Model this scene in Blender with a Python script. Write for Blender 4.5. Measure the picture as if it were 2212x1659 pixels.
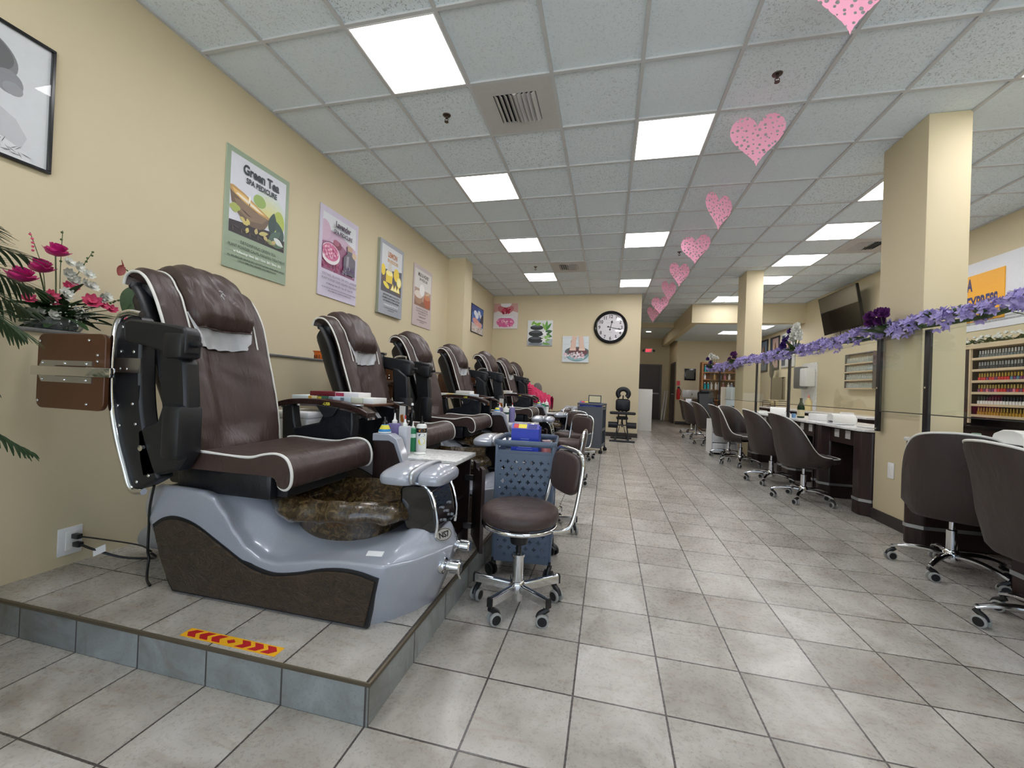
import bpy, bmesh, math, random
from math import sin, cos, pi, radians, sqrt, atan2
from mathutils import Vector, Matrix
random.seed(7)
SC = bpy.context.scene
COL = SC.collection
for o in list(bpy.data.objects): bpy.data.objects.remove(o)

# ---------------------------------------------------------------- camera
CAM_H = 1.0384; ZC = CAM_H + 2.1982; PT = 0.13
def _cam():
    yaw, pitch, roll, f = -.2316, .0067, .0388, 880.4386
    fwd = Vector((sin(yaw)*cos(pitch), cos(yaw)*cos(pitch), sin(pitch)))
    r0 = Vector((cos(yaw), -sin(yaw), 0)); u0 = r0.cross(fwd)
    r = r0*cos(roll) + u0*sin(roll); u = r.cross(fwd)
    cd = bpy.data.cameras.new('camera'); cam = bpy.data.objects.new('camera', cd); COL.objects.link(cam)
    M = Matrix((r, u, -fwd)).transposed().to_4x4(); M.translation = (0, 0, CAM_H)
    cam.matrix_world = M
    cd.sensor_fit = 'HORIZONTAL'; cd.sensor_width = 36; cd.lens = f/2212*36
    cd.clip_start = .05; cd.clip_end = 200
    SC.camera = cam
_cam()

# ---------------------------------------------------------------- light and exposure
SKY_STRENGTH = 2.4
PANEL_STRENGTH = 15.0
vs = SC.view_settings
SC.display_settings.display_device = 'sRGB'
vs.view_transform = 'Standard'; vs.look = 'None'; vs.gamma = 1; vs.use_curve_mapping = False
vs.exposure = 0.0
W = bpy.data.worlds.new('daylight'); SC.world = W; W.use_nodes = True
bg = W.node_tree.nodes['Background']; nt = W.node_tree
tcw = nt.nodes.new('ShaderNodeTexCoord'); spw = nt.nodes.new('ShaderNodeSeparateXYZ'); mrw = nt.nodes.new('ShaderNodeMapRange'); mxw = nt.nodes.new('ShaderNodeMix'); mxw.data_type = 'RGBA'
nt.links.new(tcw.outputs['Generated'], spw.inputs[0]); nt.links.new(spw.outputs[2], mrw.inputs[0]); mrw.inputs[1].default_value = -.03; mrw.inputs[2].default_value = .03
mxw.inputs[6].default_value = (1.9, 2.0, 2.0, 1); mxw.inputs[7].default_value = (.66, .82, 1.05, 1)      # unseen pavement glow added below to brighten the ceiling, blue sky above
nt.links.new(mrw.outputs[0], mxw.inputs[0]); nt.links.new(mxw.outputs[2], bg.inputs[0]); bg.inputs[1].default_value = SKY_STRENGTH
FRONT_Y = -3.2
for i, (xa, xb) in enumerate(((-2.55, -.35), (-.15, 1.85), (2.05, 4.2))):
    ld = bpy.data.lights.new('window_daylight', 'AREA'); lo = bpy.data.objects.new('window_daylight', ld); COL.objects.link(lo)
    ld.shape = 'RECTANGLE'; ld.size = xb-xa; ld.size_y = 2.5; ld.cycles.is_portal = True
    lo.location = ((xa+xb)/2, FRONT_Y+.02, 1.4); lo.rotation_euler = (radians(-90), 0, 0)
    lo.rotation_euler = (radians(90), 0, pi)

# ---------------------------------------------------------------- mesh helpers
def srgb(r, g=None, b=None):
    if g is None: r, g, b = r
    return tuple(((c/255/12.92) if c/255 <= .04045 else ((c/255+.055)/1.055)**2.4) for c in (r, g, b))
WL = {}
def wl(o): return WL.get(o.name, Vector((0, 0, 0))) if o else Vector((0, 0, 0))
class MB:
    def __init__(s): s.v = []; s.f = []; s.mi = []; s.m = 0; s.X = None
    def mat(s, i): s.m = i; return s
    def xf(s, M): s.X = M; return s
    def add(s, vs, fs):
        n = len(s.v)
        for v in vs:
            v = Vector(v)
            s.v.append(s.X @ v if s.X else v)
        for f in fs: s.f.append([i+n for i in f]); s.mi.append(s.m)
        return s
    def box(s, x0, x1, y0, y1, z0, z1, b=0):
        if b > 0:
            bm = bmesh.new(); bmesh.ops.create_cube(bm, size=1)
            for v in bm.verts: v.co = Vector(((x0+x1)/2+v.co.x*(x1-x0), (y0+y1)/2+v.co.y*(y1-y0), (z0+z1)/2+v.co.z*(z1-z0)))
            bmesh.ops.bevel(bm, geom=list(bm.edges), offset=b, segments=2, affect='EDGES', profile=.5)
            return s.bm(bm)
        return s.add([(x0,y0,z0),(x1,y0,z0),(x1,y1,z0),(x0,y1,z0),(x0,y0,z1),(x1,y0,z1),(x1,y1,z1),(x0,y1,z1)],
                     [(0,3,2,1),(4,5,6,7),(0,1,5,4),(1,2,6,5),(2,3,7,6),(3,0,4,7)])
    def bm(s, bm):
        bm.verts.index_update()
        s.add([v.co.copy() for v in bm.verts], [[v.index for v in f.verts] for f in bm.faces]); bm.free(); return s
    def obox(s, c, ax, ay, az, b=0):
        c, ax, ay, az = map(Vector, (c, ax, ay, az))
        M = Matrix((ax, ay, az)).transposed().to_4x4(); M.translation = c
        X0 = s.X; s.X = (X0 @ M) if X0 else M
        s.box(-1, 1, -1, 1, -1, 1, 0); s.X = X0; return s
    def tube(s, pts, r, n=8, closed=False, cap=True, flat=None, up=None):
        pts = [Vector(p) for p in pts]; N = len(pts); rs = r if isinstance(r, (list, tuple)) else [r]*N
        vs = []; prev = None
        for i, p in enumerate(pts):
            if closed: t = pts[(i+1) % N]-pts[i-1]
            else: t = pts[min(i+1, N-1)]-pts[max(i-1, 0)]
            if t.length < 1e-9: t = Vector((0, 0, 1))
            t.normalize()
            if prev is None:
                a = Vector(up) if up else (Vector((0, 0, 1)) if abs(t.z) < .9 else Vector((1, 0, 0)))
                u = (a - t*a.dot(t)).normalized()
            else:
                u = prev - t*prev.dot(t)
                u = u.normalized() if u.length > 1e-6 else t.orthogonal().normalized()
            prev = u; w = t.cross(u)
            fu, fw = flat if flat else (1, 1)
            for k in range(n):
                a = 2*pi*k/n; vs.append(p + (u*cos(a)*fu + w*sin(a)*fw)*rs[i])
        fs = []
        for i in range(N if closed else N-1):
            j = (i+1) % N
            for k in range(n):
                l = (k+1) % n; fs.append((i*n+k, i*n+l, j*n+l, j*n+k))
        if cap and not closed:
            fs.append(tuple(range(n-1, -1, -1))); fs.append(tuple((N-1)*n+k for k in range(n)))
        return s.add(vs, fs)
    def cyl(s, p0, p1, r, r1=None, n=20): return s.tube([p0, p1], [r, r if r1 is None else r1], n)
    def lathe(s, prof, c=(0, 0, 0), n=24, sx=1, sy=1, axis='z'):
        vs = []; fs = []; c = Vector(c)
        for (r, z) in prof:
            for k in range(n):
                a = 2*pi*k/n; x, y = r*cos(a)*sx, r*sin(a)*sy
                vs.append(c + (Vector((x, y, z)) if axis == 'z' else Vector((z, x, y)) if axis == 'x' else Vector((x, -z, y))))
        for i in range(len(prof)-1):
            for k in range(n):
                l = (k+1) % n; fs.append((i*n+k, i*n+l, (i+1)*n+l, (i+1)*n+k))
        if prof[0][0] > 1e-6: fs.append(tuple(range(n-1, -1, -1)))
        if prof[-1][0] > 1e-6: fs.append(tuple((len(prof)-1)*n+k for k in range(n)))
        return s.add(vs, fs)
    def ball(s, c, r, n=12, m=8, sc=(1, 1, 1)):
        vs = []; fs = []; c = Vector(c)
        for i in range(m+1):
            t = pi*i/m
            for k in range(n):
                a = 2*pi*k/n; vs.append(c + Vector((r*sin(t)*cos(a)*sc[0], r*sin(t)*sin(a)*sc[1], r*cos(t)*sc[2])))
        for i in range(m):
            for k in range(n):
                l = (k+1) % n; fs.append((i*n+k, (i+1)*n+k, (i+1)*n+l, i*n+l))
        return s.add(vs, fs)
    def grid(s, fn, nu, nv, cu=False, cv=False):
        U = nu if cu else nu+1; V = nv if cv else nv+1
        vs = [fn(i/nu, j/nv) for i in range(U) for j in range(V)]; fs = []
        for i in range(nu):
            for j in range(nv):
                a, b = i, (i+1) % U; c, d = j, (j+1) % V
                fs.append((a*V+c, b*V+c, b*V+d, a*V+d))
        return s.add(vs, fs)
    def prism(s, poly, d0, d1, plane='xz'):
        """poly: 2-D points; extruded along the missing axis from d0 to d1"""
        def P(p, d): return (p[0], d, p[1]) if plane == 'xz' else (d, p[0], p[1]) if plane == 'yz' else (p[0], p[1], d)
        n = len(poly); vs = [P(p, d0) for p in poly] + [P(p, d1) for p in poly]
        fs = [tuple(range(n)), tuple(range(2*n-1, n-1, -1))]
        for i in range(n):
            j = (i+1) % n; fs.append((i, i+n, j+n, j))
        return s.add(vs, fs)
    def build(s, name, m, parent=None, loc=None, smooth=True, bevel=0, seg=2, sub=0, ang=38, solid=0, merge=False):
        if parent is not None: L = wl(parent)
        elif loc is not None: L = Vector(loc)
        else:
            xs = [v.x for v in s.v]; ys = [v.y for v in s.v]; zs = [v.z for v in s.v]
            L = Vector(((min(xs)+max(xs))/2, (min(ys)+max(ys))/2, min(zs)))
        me = bpy.data.meshes.new(name)
        me.from_pydata([v-L for v in s.v], [], s.f)
        ms = m if isinstance(m, (list, tuple)) else [m]
        for x in ms: me.materials.append(x)
        if len(ms) > 1: me.polygons.foreach_set('material_index', s.mi)
        b = bmesh.new(); b.from_mesh(me)
        if merge: bmesh.ops.remove_doubles(b, verts=b.verts, dist=1e-5)
        bmesh.ops.recalc_face_normals(b, faces=b.faces); b.to_mesh(me); b.free()
        if smooth: me.shade_smooth(); me.set_sharp_from_angle(angle=radians(ang))
        o = bpy.data.objects.new(name, me); COL.objects.link(o)
        if parent is not None: o.parent = parent
        else: o.location = L
        WL[o.name] = L.copy()
        if solid: q = o.modifiers.new('s', 'SOLIDIFY'); q.thickness = solid; q.offset = 0
        if bevel: q = o.modifiers.new('b', 'BEVEL'); q.width = bevel; q.segments = seg; q.limit_method = 'ANGLE'; q.angle_limit = radians(40); q.harden_normals = False
        if sub: q = o.modifiers.new('u', 'SUBSURF'); q.levels = sub; q.render_levels = sub
        return o
def tag(o, label=None, cat=None, group=None, kind=None):
    if label: o['label'] = label
    if cat: o['category'] = cat
    if group: o['group'] = group
    if kind: o['kind'] = kind
    return o
def thing(name, loc, label, cat, group=None, rz=0):
    o = bpy.data.objects.new(name, None); COL.objects.link(o); o.location = loc; o.rotation_euler[2] = rz
    o.empty_display_size = .1
    WL[o.name] = Vector(loc); return tag(o, label, cat, group)
def struct(mb, name, m, label=None, **k):
    o = mb.build(name, m, **k); o['kind'] = 'structure'
    if label: o['label'] = label
    return o
def dup(root, loc, rz, label, group=None):
    def rec(o, par):
        c = o.copy(); COL.objects.link(c)
        if par: c.parent = par
        for ch in o.children: rec(ch, c)
        return c
    r = rec(root, None); r.location = loc; r.rotation_euler[2] = rz
    r['label'] = label
    if group: r['group'] = group
    WL[r.name] = Vector(loc)
    return r
def bez(p, n=12):
    """Catmull-Rom through points"""
    p = [Vector(q) for q in p]; out = []
    for i in range(len(p)-1):
        a, b, c, d = p[max(i-1, 0)], p[i], p[i+1], p[min(i+2, len(p)-1)]
        for k in range(n):
            t = k/n
            out.append(.5*((2*b)+(c-a)*t+(2*a-5*b+4*c-d)*t*t+(3*b-a-3*c+d)*t**3))
    out.append(p[-1]); return out
def b2(p, n=8): return [(v.x, v.y) for v in bez([(a, b, 0) for a, b in p], n)]
def text_mb(mb, s, size, place, align='CENTER', bold=0, wide=1.0):
    """write a line of text as flat faces; place(u, v) maps text coordinates to the scene"""
    cu = bpy.data.curves.new('t', 'FONT'); cu.body = s; cu.size = size; cu.align_x = align; cu.resolution_u = 3; cu.offset = bold
    ob = bpy.data.objects.new('t', cu); COL.objects.link(ob)
    dg = bpy.context.evaluated_depsgraph_get(); me = bpy.data.meshes.new_from_object(ob.evaluated_get(dg))
    mb.add([place(v.co.x*wide, v.co.y) for v in me.vertices], [list(p.vertices) for p in me.polygons])
    bpy.data.objects.remove(ob); bpy.data.meshes.remove(me)

# ---------------------------------------------------------------- material helpers
class G:
    def __init__(s, name):
        s.m = bpy.data.materials.new(name); s.m.use_nodes = True; s.t = s.m.node_tree
        s.b = s.t.nodes['Principled BSDF']; s.co = None
    def n(s, ty, ins=None, out=0, **kw):
        nd = s.t.nodes.new('ShaderNode'+ty)
        for k, v in kw.items(): setattr(nd, k, v)
        for k, v in (ins or {}).items(): s.set(nd.inputs[k], v)
        return nd.outputs[out]
    def set(s, i, v):
        if isinstance(v, bpy.types.NodeSocket): s.t.links.new(v, i)
        elif isinstance(v, (tuple, list)) and len(v) == 3 and i.type == 'RGBA': i.default_value = (*v, 1)
        else: i.default_value = v
    def obj(s):
        if not s.co: s.co = s.n('TexCoord', out=3)
        return s.co
    def pos(s): return s.n('NewGeometry', out=0)
    def math(s, op, a, b=0, c=0): return s.n('Math', {0: a, 1: b, 2: c}, operation=op)
    def sep(s, v, i): return s.n('SeparateXYZ', {0: v}, out=i)
    def map(s, v, sc=(1, 1, 1), loc=(0, 0, 0), rot=(0, 0, 0)): return s.n('Mapping', {0: v, 1: loc, 2: rot, 3: sc})
    def noise(s, v, sc, det=3, rough=.5, dist=0, out=0): return s.n('TexNoise', {'Vector': v, 'Scale': sc, 'Detail': det, 'Roughness': rough, 'Distortion': dist}, out=out)
    def ramp(s, f, *st):
        nd = s.t.nodes.new('ShaderNodeValToRGB'); r = nd.color_ramp
        while len(r.elements) < len(st): r.elements.new(.5)
        for e, (p, c) in zip(r.elements, st):
            e.position = p; e.color = (*c, 1) if isinstance(c, tuple) else (c, c, c, 1)
        s.set(nd.inputs[0], f); return nd.outputs[0]
    def mix(s, f, a, b, mode='MIX'):
        nd = s.t.nodes.new('ShaderNodeMix'); nd.data_type = 'RGBA'; nd.blend_type = mode
        s.set(nd.inputs[0], f); s.set(nd.inputs[6], a); s.set(nd.inputs[7], b); return nd.outputs[2]
    def bump(s, h, st=.3, d=.01): s.set(s.b.inputs['Normal'], s.n('Bump', {'Strength': st, 'Distance': d, 'Height': h})); return s
    def p(s, **k):
        for a, v in k.items():
            s.set(s.b.inputs[{'col': 'Base Color', 'rough': 'Roughness', 'metal': 'Metallic', 'spec': 'Specular IOR Level', 'coat': 'Coat Weight', 'cr': 'Coat Roughness',
              'em': 'Emission Color', 'es': 'Emission Strength', 'tr': 'Transmission Weight', 'alpha': 'Alpha', 'ior': 'IOR', 'sheen': 'Sheen Weight', 'sss': 'Subsurface Weight'}[a]], v)
        return s
def thin_glass(name, tint=(1, 1, 1), r=.03):
    g = G(name); tr = g.n('BsdfTransparent', {0: (*tint, 1)}); gl = g.n('BsdfGlossy', {'Roughness': .01})
    fc = g.n('LayerWeight', {0: .5}, out=1); f = g.math('ADD', g.math('MULTIPLY', g.math('POWER', fc, 5), .8), r)
    g.t.links.new(g.n('MixShader', {0: f, 1: tr, 2: gl}), g.t.nodes['Material Output'].inputs[0]); return g.m
def M(name, c, rough=.5, metal=0, var=.06, sc=30, bump=0, coat=0, spec=.5, **k):
    """plain procedural material: base colour with slight mottling"""
    g = G(name); c = srgb(c)
    f = g.noise(g.obj(), sc, 3)
    g.p(col=g.mix(f, tuple(max(0, x*(1-var)) for x in c), tuple(min(1, x*(1+var)) for x in c)), rough=rough, metal=metal, coat=coat, spec=spec, **k)
    if bump: g.bump(f, bump, .004)
    return g.m
# ---------------------------------------------------------------- room materials
TX0, TY0, TS = -.6762, 1.108, .2987
def tile_floor(name, dark=1.0, ax=(0, 1)):
    g = G(name); P = g.pos()
    x = g.math('DIVIDE', g.math('SUBTRACT', g.sep(P, ax[0]), (TX0, TY0, 0)[ax[0]]), TS)
    y = g.math('DIVIDE', g.math('SUBTRACT', g.sep(P, ax[1]), (TX0, TY0, 0)[ax[1]]), TS)
    def edge(v):
        fr = g.math('FRACT', v); return g.math('MINIMUM', fr, g.math('SUBTRACT', 1, fr))
    d = g.math('MINIMUM', edge(x), edge(y)) if ax == (0, 1) else edge(x)
    gr = g.n('MapRange', {0: d, 1: .0085, 2: .013, 3: 1, 4: 0})
    cell = g.n('CombineXYZ', {0: g.math('FLOOR', x), 1: g.math('FLOOR', y)})
    rnd = g.n('TexWhiteNoise', {'Vector': cell}, out=1)
    off = g.n('VectorMath', {0: P, 1: g.n('VectorMath', {0: rnd, 1: (20, 20, 20)}, operation='MULTIPLY')}, operation='ADD')
    big = g.noise(off, 3.2, 6, .62, 1.0); vein = g.noise(g.map(off, (2.2, 7, 2.2), rot=(0, 0, .5)), 2.4, 5, .6, 1.6); fine = g.noise(off, 60, 4, .7); speck = g.noise(off, 120, 2, .6)
    c = g.ramp(big, (.28, srgb(134, 126, 117)), (.44, srgb(166, 161, 153)), (.57, srgb(184, 180, 173)), (.72, srgb(202, 199, 193)))
    c = g.mix(g.ramp(vein, (.30, .55), (.46, 0.0)), c, srgb(146, 128, 110))
    c = g.mix(g.math('MULTIPLY', fine, .28), c, srgb(150, 143, 134))
    c = g.mix(g.ramp(speck, (.34, .30), (.42, 0.0)), c, srgb(140, 130, 118))
    c = g.mix(.16, c, g.n('TexWhiteNoise', {'Vector': cell}, out=0), 'SOFT_LIGHT')
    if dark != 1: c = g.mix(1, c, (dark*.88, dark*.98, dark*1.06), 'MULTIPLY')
    g.p(col=g.mix(gr, c, srgb(74, 69, 67)), rough=g.math('ADD', g.math('MULTIPLY', fine, .12), .22 if dark == 1 else .45), spec=.5)
    g.bump(g.math('ADD', g.math('MULTIPLY', g.math('SUBTRACT', 1, gr), 1), g.math('MULTIPLY', big, .15)), .25, .002)
    return g.m
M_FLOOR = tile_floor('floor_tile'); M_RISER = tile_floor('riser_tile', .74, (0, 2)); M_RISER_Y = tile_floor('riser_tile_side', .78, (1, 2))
def paint(name, c):
    g = G(name); P = g.pos(); f = g.noise(P, 380, 2); h = g.noise(P, 2.0, 2)
    c = srgb(c); g.p(col=g.mix(h, tuple(x*.97 for x in c), tuple(min(1, x*1.02) for x in c)), rough=.62, spec=.3); g.bump(f, .12, .002); return g.m
M_WALL = paint('wall_paint', (211, 198, 166)); M_WALLR = paint('wall_paint_right', (211, 198, 165))
M_BASE = M('baseboard_vinyl', (52, 46, 44), .45)
def ceil_mat():
    g = G('ceiling_tile'); P = g.pos()
    x = g.math('DIVIDE', g.math('SUBTRACT', g.sep(P, 0), CX0), CT); y = g.math('DIVIDE', g.math('SUBTRACT', g.sep(P, 1), CY0), CT)
    cell = g.n('CombineXYZ', {0: g.math('FLOOR', x), 1: g.math('FLOOR', y)})
    wn = g.n('TexWhiteNoise', {'Vector': cell}, out=0)
    a = g.noise(P, 75, 2, .5, 1.2); b = g.noise(P, 160, 2)
    pit = g.ramp(a, (.34, 0.0), (.43, 1.0))
    amt = g.ramp(wn, (.2, .25), (.9, 1.0))
    pitm = g.mix(amt, (1, 1, 1), pit)
    c = g.mix(1, srgb(232, 243, 250), g.ramp(wn, (0, .93), (1, 1.0)), 'MULTIPLY')
    c = g.mix(pitm, srgb(180, 188, 192), c)
    g.p(col=c, rough=.9, spec=.15)
    g.bump(g.math('ADD', pitm, g.math('MULTIPLY', b, .25)), .55, .006)
    return g.m
CT = .6096; CX0 = -2.2904; CY0 = 2.8048
M_CEIL = ceil_mat()
M_GRID = M('ceiling_grid_steel', (198, 200, 202), .5)
def panel_mat():
    g = G('light_diffuser'); f = g.noise(g.pos(), 5, 3)
    g.p(col=(.9, .9, .9), rough=.4, em=g.mix(f, (.97, .96, 1, 1), (1, .985, 1, 1)), es=PANEL_STRENGTH); return g.m
M_PANEL = panel_mat()
M_WHITE = M('white_enamel', (236, 236, 236), .35)
M_STONECAP = M('grey_granite_cap', (120, 118, 116), .3, var=.25, sc=90)

# ---------------------------------------------------------------- room shell
XL, XR, YB, YE = -2.80, 4.40, 9.57, 14.6
HALL_Y = 16.4
struct(MB().box(XL-.2, XR+.2, FRONT_Y-.4, HALL_Y+.2, -.1, 0), 'floor', M_FLOOR, 'glossy beige grey square tile floor', loc=(0, 0, 0), smooth=False)
cm = MB().box(XL-.2, XR+.2, FRONT_Y-.2, 13.65, ZC+.012, ZC+.12)
struct(cm, 'ceiling', M_CEIL, 'white fissured drop ceiling tiles', loc=(0, 0, 0), smooth=False)
gm = MB()
i = -1
while CX0+i*CT < XR:
    x = CX0+i*CT
    if x > XL: gm.box(x-.012, x+.012, FRONT_Y, 13.65, ZC-.002, ZC+.013)
    i += 1
for j in range(-11, 19):
    y = CY0+j*CT
    if FRONT_Y < y < 13.65: gm.box(XL, XR, y-.012, y+.012, ZC-.0015, ZC+.013)
gm.box(XL, XL+.022, FRONT_Y, 9.57, ZC-.002, ZC+.013); gm.box(XR-.022, XR, FRONT_Y, 10.75, ZC-.002, ZC+.013); gm.box(XL, .68, YB-.022, YB, ZC-.002, ZC+.013)
struct(gm, 'trim_1', M_GRID, 'white steel ceiling grid', loc=(0, 0, 0), smooth=False)
struct(MB().box(XL-.2, XL, FRONT_Y-.2, YB+.2, 0, ZC+.1), 'wall_left', M_WALL, smooth=False)
struct(MB().box(XL, -2.42, -.6, YB, 0, 1.195), 'wall_left_ledge', M_WALL, 'low tan half wall behind the spa chairs', smooth=False)
struct(MB().box(XL, -2.41, -.62, YB, 1.195, 1.213, .004), 'trim_2', M_STONECAP, 'grey stone cap on the half wall')
struct(MB().box(XL, -2.493, 6.687, 7.077, 0, ZC+.05), 'wall_left_column', M_WALL, smooth=False)
struct(MB().box(XL-.2, .672, YB, YB+.18, 0, ZC+.1), 'wall_back', M_WALL, smooth=False)
struct(MB().box(.50, .672, YB+.18, HALL_Y, 0, ZC+.1), 'wall_hall_left', M_WALL, smooth=False)
struct(MB().box(-.64, .674, YB-.012, YB, 0, .095, .003), 'baseboard_back', M_BASE)
# hallway
struct(MB().box(.5, 2.4, HALL_Y, HALL_Y+.15, 0, 3.3), 'wall_hall_end', M_WALL, smooth=False)
struct(MB().box(.5, 2.3, 13.751, HALL_Y+.1, 3.10, 3.2), 'ceiling_hall', M_CEIL, loc=(0, 0, 0), smooth=False)
struct(MB().box(.5, 2.0, 13.65, 13.75, 3.10, ZC+.1), 'wall_hall_header', M_WALL, smooth=False)
struct(MB().box(2.22, 2.40, YE+.15, HALL_Y, 0, 3.2), 'wall_hall_right', M_WALL, smooth=False)
struct(MB().box(2.22, XR+.1, YE, YE+.15, 0, 3.2), 'wall_far', M_WALL, smooth=False)
struct(MB().box(2.22, XR, YE-.015, YE, 0, .10, .003), 'baseboard_far', M_BASE)
# soffit over the back work area
sf = MB().box(1.945, XR, 10.75, 10.95, 2.78, ZC+.05).box(1.945, 2.10, 10.95, HALL_Y, 2.78, ZC+.05)
struct(sf, 'wall_soffit', M_WALL, smooth=False)
struct(MB().box(2.09, XR, 10.95, YE+.05, 2.80, 2.88), 'ceiling_far', M_CEIL, loc=(0, 0, 0), smooth=False)
struct(MB().box(XR, XR+.2, FRONT_Y-.2, YE+.2, 0, ZC+.1), 'wall_right', M_WALLR, smooth=False)
# pillars
struct(MB().box(2.312, 2.585, 3.728, 4.254, 0, ZC+.01, .004), 'wall_pillar_near', M_WALLR, 'square tan pillar nearest the camera')
struct(MB().box(2.312, 2.585, 7.93, 8.39, 0, ZC+.01, .004), 'wall_pillar_far', M_WALLR, 'square tan pillar farther back')
struct(MB().box(2.302, 2.595, 3.718, 4.264, 0, .095, .003), 'baseboard_pillar', M_BASE)
# storefront behind the camera
M_ALU = M('bronze_aluminium', (70, 64, 60), .4, .6)
fw = MB().box(XL-.2, XR+.2, FRONT_Y-.2, FRONT_Y, 2.72, ZC+.1).box(XL-.2, XR+.2, FRONT_Y-.2, FRONT_Y, 0, .12)
for a, b_ in ((XL-.2, -2.55), (-.35, -.15), (1.85, 2.05), (4.2, XR+.2)): fw.box(a, b_, FRONT_Y-.2, FRONT_Y, .12, 2.72)
struct(fw, 'wall_front', M_WALL, smooth=False)
M_WGLASS = thin_glass('window_glass')
for k, (a, b_) in enumerate(((-2.55, -.35), (-.15, 1.85), (2.05, 4.2))):
    wn_ = struct(MB().box(a, a+.05, FRONT_Y-.12, FRONT_Y-.05, .12, 2.72).box(b_-.05, b_, FRONT_Y-.12, FRONT_Y-.05, .12, 2.72).box(a+.05, b_-.05, FRONT_Y-.12, FRONT_Y-.05, .12, .17).box(a+.05, b_-.05, FRONT_Y-.12, FRONT_Y-.05, 2.67, 2.72), 'window_%d' % (k+1), M_ALU)
    MB().box(a+.05, b_-.05, FRONT_Y-.09, FRONT_Y-.085, .17, 2.67).build('glass', M_WGLASS, wn_, smooth=False)
# raised platform under the spa chairs
pl = MB().mat(0).add([(-2.42, 1.106, PT), (-.666, 1.106, PT), (-.666, YB, PT), (-2.42, YB, PT)], [(0, 1, 2, 3)])
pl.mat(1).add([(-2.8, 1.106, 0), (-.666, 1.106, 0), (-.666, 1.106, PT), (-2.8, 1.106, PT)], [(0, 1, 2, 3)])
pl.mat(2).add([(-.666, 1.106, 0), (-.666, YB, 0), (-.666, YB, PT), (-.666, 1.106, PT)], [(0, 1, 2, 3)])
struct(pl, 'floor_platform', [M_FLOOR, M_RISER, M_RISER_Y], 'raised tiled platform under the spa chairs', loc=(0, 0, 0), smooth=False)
M_EDGE = M('bronze_edge_strip', (104, 94, 78), .35, .5)
struct(MB().tube([(-2.42, 1.107, PT-.005), (-.668, 1.107, PT-.005), (-.668, YB, PT-.005)], .0085, 8), 'trim_3', M_EDGE, 'bronze metal edge strip around the platform top')
# ---------------------------------------------------------------- ceiling fixtures
def cell(i, j): return CX0+i*CT, CX0+(i+1)*CT, CY0+j*CT, CY0+(j+1)*CT
def place_name(i, j):
    row = {-1: 'nearest of the row over the spa chairs', 2: 'second of the row over the spa chairs', 5: 'third of the row over the spa chairs', 8: 'farthest of the row over the spa chairs'}
    mid = {1: 'in the middle row, beside the pink hearts, nearest', 5: 'in the middle row, second, over the aisle', 9: 'in the middle row, farthest, before the clock wall'}
    rt = {0: 'at the right picture edge over the tables', 3: 'half hidden behind the near pillar', 5: 'right of the near pillar row, largest fully seen', 7: 'in the right row, beside the ceiling vent', 9: 'just right of the far pillar top'}
    return {1: row, 4: mid, 8: rt}[i].get(j, 'square')
def ceiling_light(x0, x1, y0, y1, z, label):
    t = thing('ceiling_light', ((x0+x1)/2, (y0+y1)/2, z), label, 'ceiling light', 'square ceiling lights')
    w = .022
    f = MB().box(x0+.012, x1-.012, y0+.012, y0+w, z-.003, z+.012).box(x0+.012, x1-.012, y1-w, y1-.012, z-.003, z+.012).box(x0+.012, x0+w, y0+w, y1-w, z-.003, z+.012).box(x1-w, x1-.012, y0+w, y1-w, z-.003, z+.012)
    f.build('frame', M_WHITE, t, smooth=False)
    MB().box(x0+w, x1-w, y0+w, y1-w, z+.001, z+.010).build('diffuser', M_PANEL, t, smooth=False)
for i, js in ((1, (-4, -1, 2, 5, 8)), (4, (-3, 1, 5, 9)), (8, (-3, 0, 3, 5, 7, 9)), (7, (12,))):
    for j in js:
        if (i, j) == (7, 12): continue
        if j < -2: nm = 'square ceiling light behind the viewer over %s' % {1: 'the spa chair side', 4: 'the aisle', 8: 'the manicure tables'}[i]
        else: nm = 'bright square ceiling light ' + place_name(i, j)
        ceiling_light(*cell(i, j), ZC, nm)
ceiling_light(2.30, 2.91, 9.9, 10.5, ZC, 'bright square ceiling light left of the far pillar, above the soffit')
ceiling_light(3.0, 3.6, 12.2, 12.8, 2.788, 'ceiling light in the low ceiling behind the soffit, nearest the far wall')
ceiling_light(3.35, 3.95, 11.2, 11.8, 2.788, 'ceiling light just behind the soffit edge, beside the far pillar')
M_VENT = M('vent_paint', (196, 195, 194), .5); M_DARK = M('dark_void', (26, 26, 28), .8)
def ceiling_vent(i, j, label):
    x0, x1, y0, y1 = cell(i, j); cx, cy = (x0+x1)/2, (y0+y1)/2
    t = thing('ceiling_vent', (cx, cy, ZC), label, 'ceiling vent', 'square ceiling air vents')
    a = .165; f = MB()
    for q in ((x0+.012, cx-a, y0+.012, y1-.012), (cx+a, x1-.012, y0+.012, y1-.012), (cx-a, cx+a, y0+.012, cy-a), (cx-a, cx+a, cy+a, y1-.012)): f.box(*q, ZC-.001, ZC+.010)
    f.build('frame', M_VENT, t, smooth=False)
    MB().box(cx-a, cx+a, cy-a, cy+a, ZC+.0115, ZC+.0118).build('backing', M_DARK, t, smooth=False)
    for k in range(9):
        if k == 4: continue
        sx = cx+(k-4)*.036; s = -1 if k < 4 else 1
        MB().obox((sx, cy, ZC-.004), (.0145, 0, .012*s), (0, a, 0), (-.0008*s, 0, .0008)).build('slat', M_VENT, t, smooth=False)
    MB().prism([(cx-.03, ZC+.010), (cx+.03, ZC+.010), (cx, ZC-.016)], cy-a, cy+a).build('ridge', M_VENT, t, smooth=False)
ceiling_vent(2, 0, 'white ceiling vent beside the largest light panel')
ceiling_vent(2, 7, 'small far ceiling vent between the lights before the clock wall')
ceiling_vent(9, 6, 'ceiling vent at right, above the television')
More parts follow.
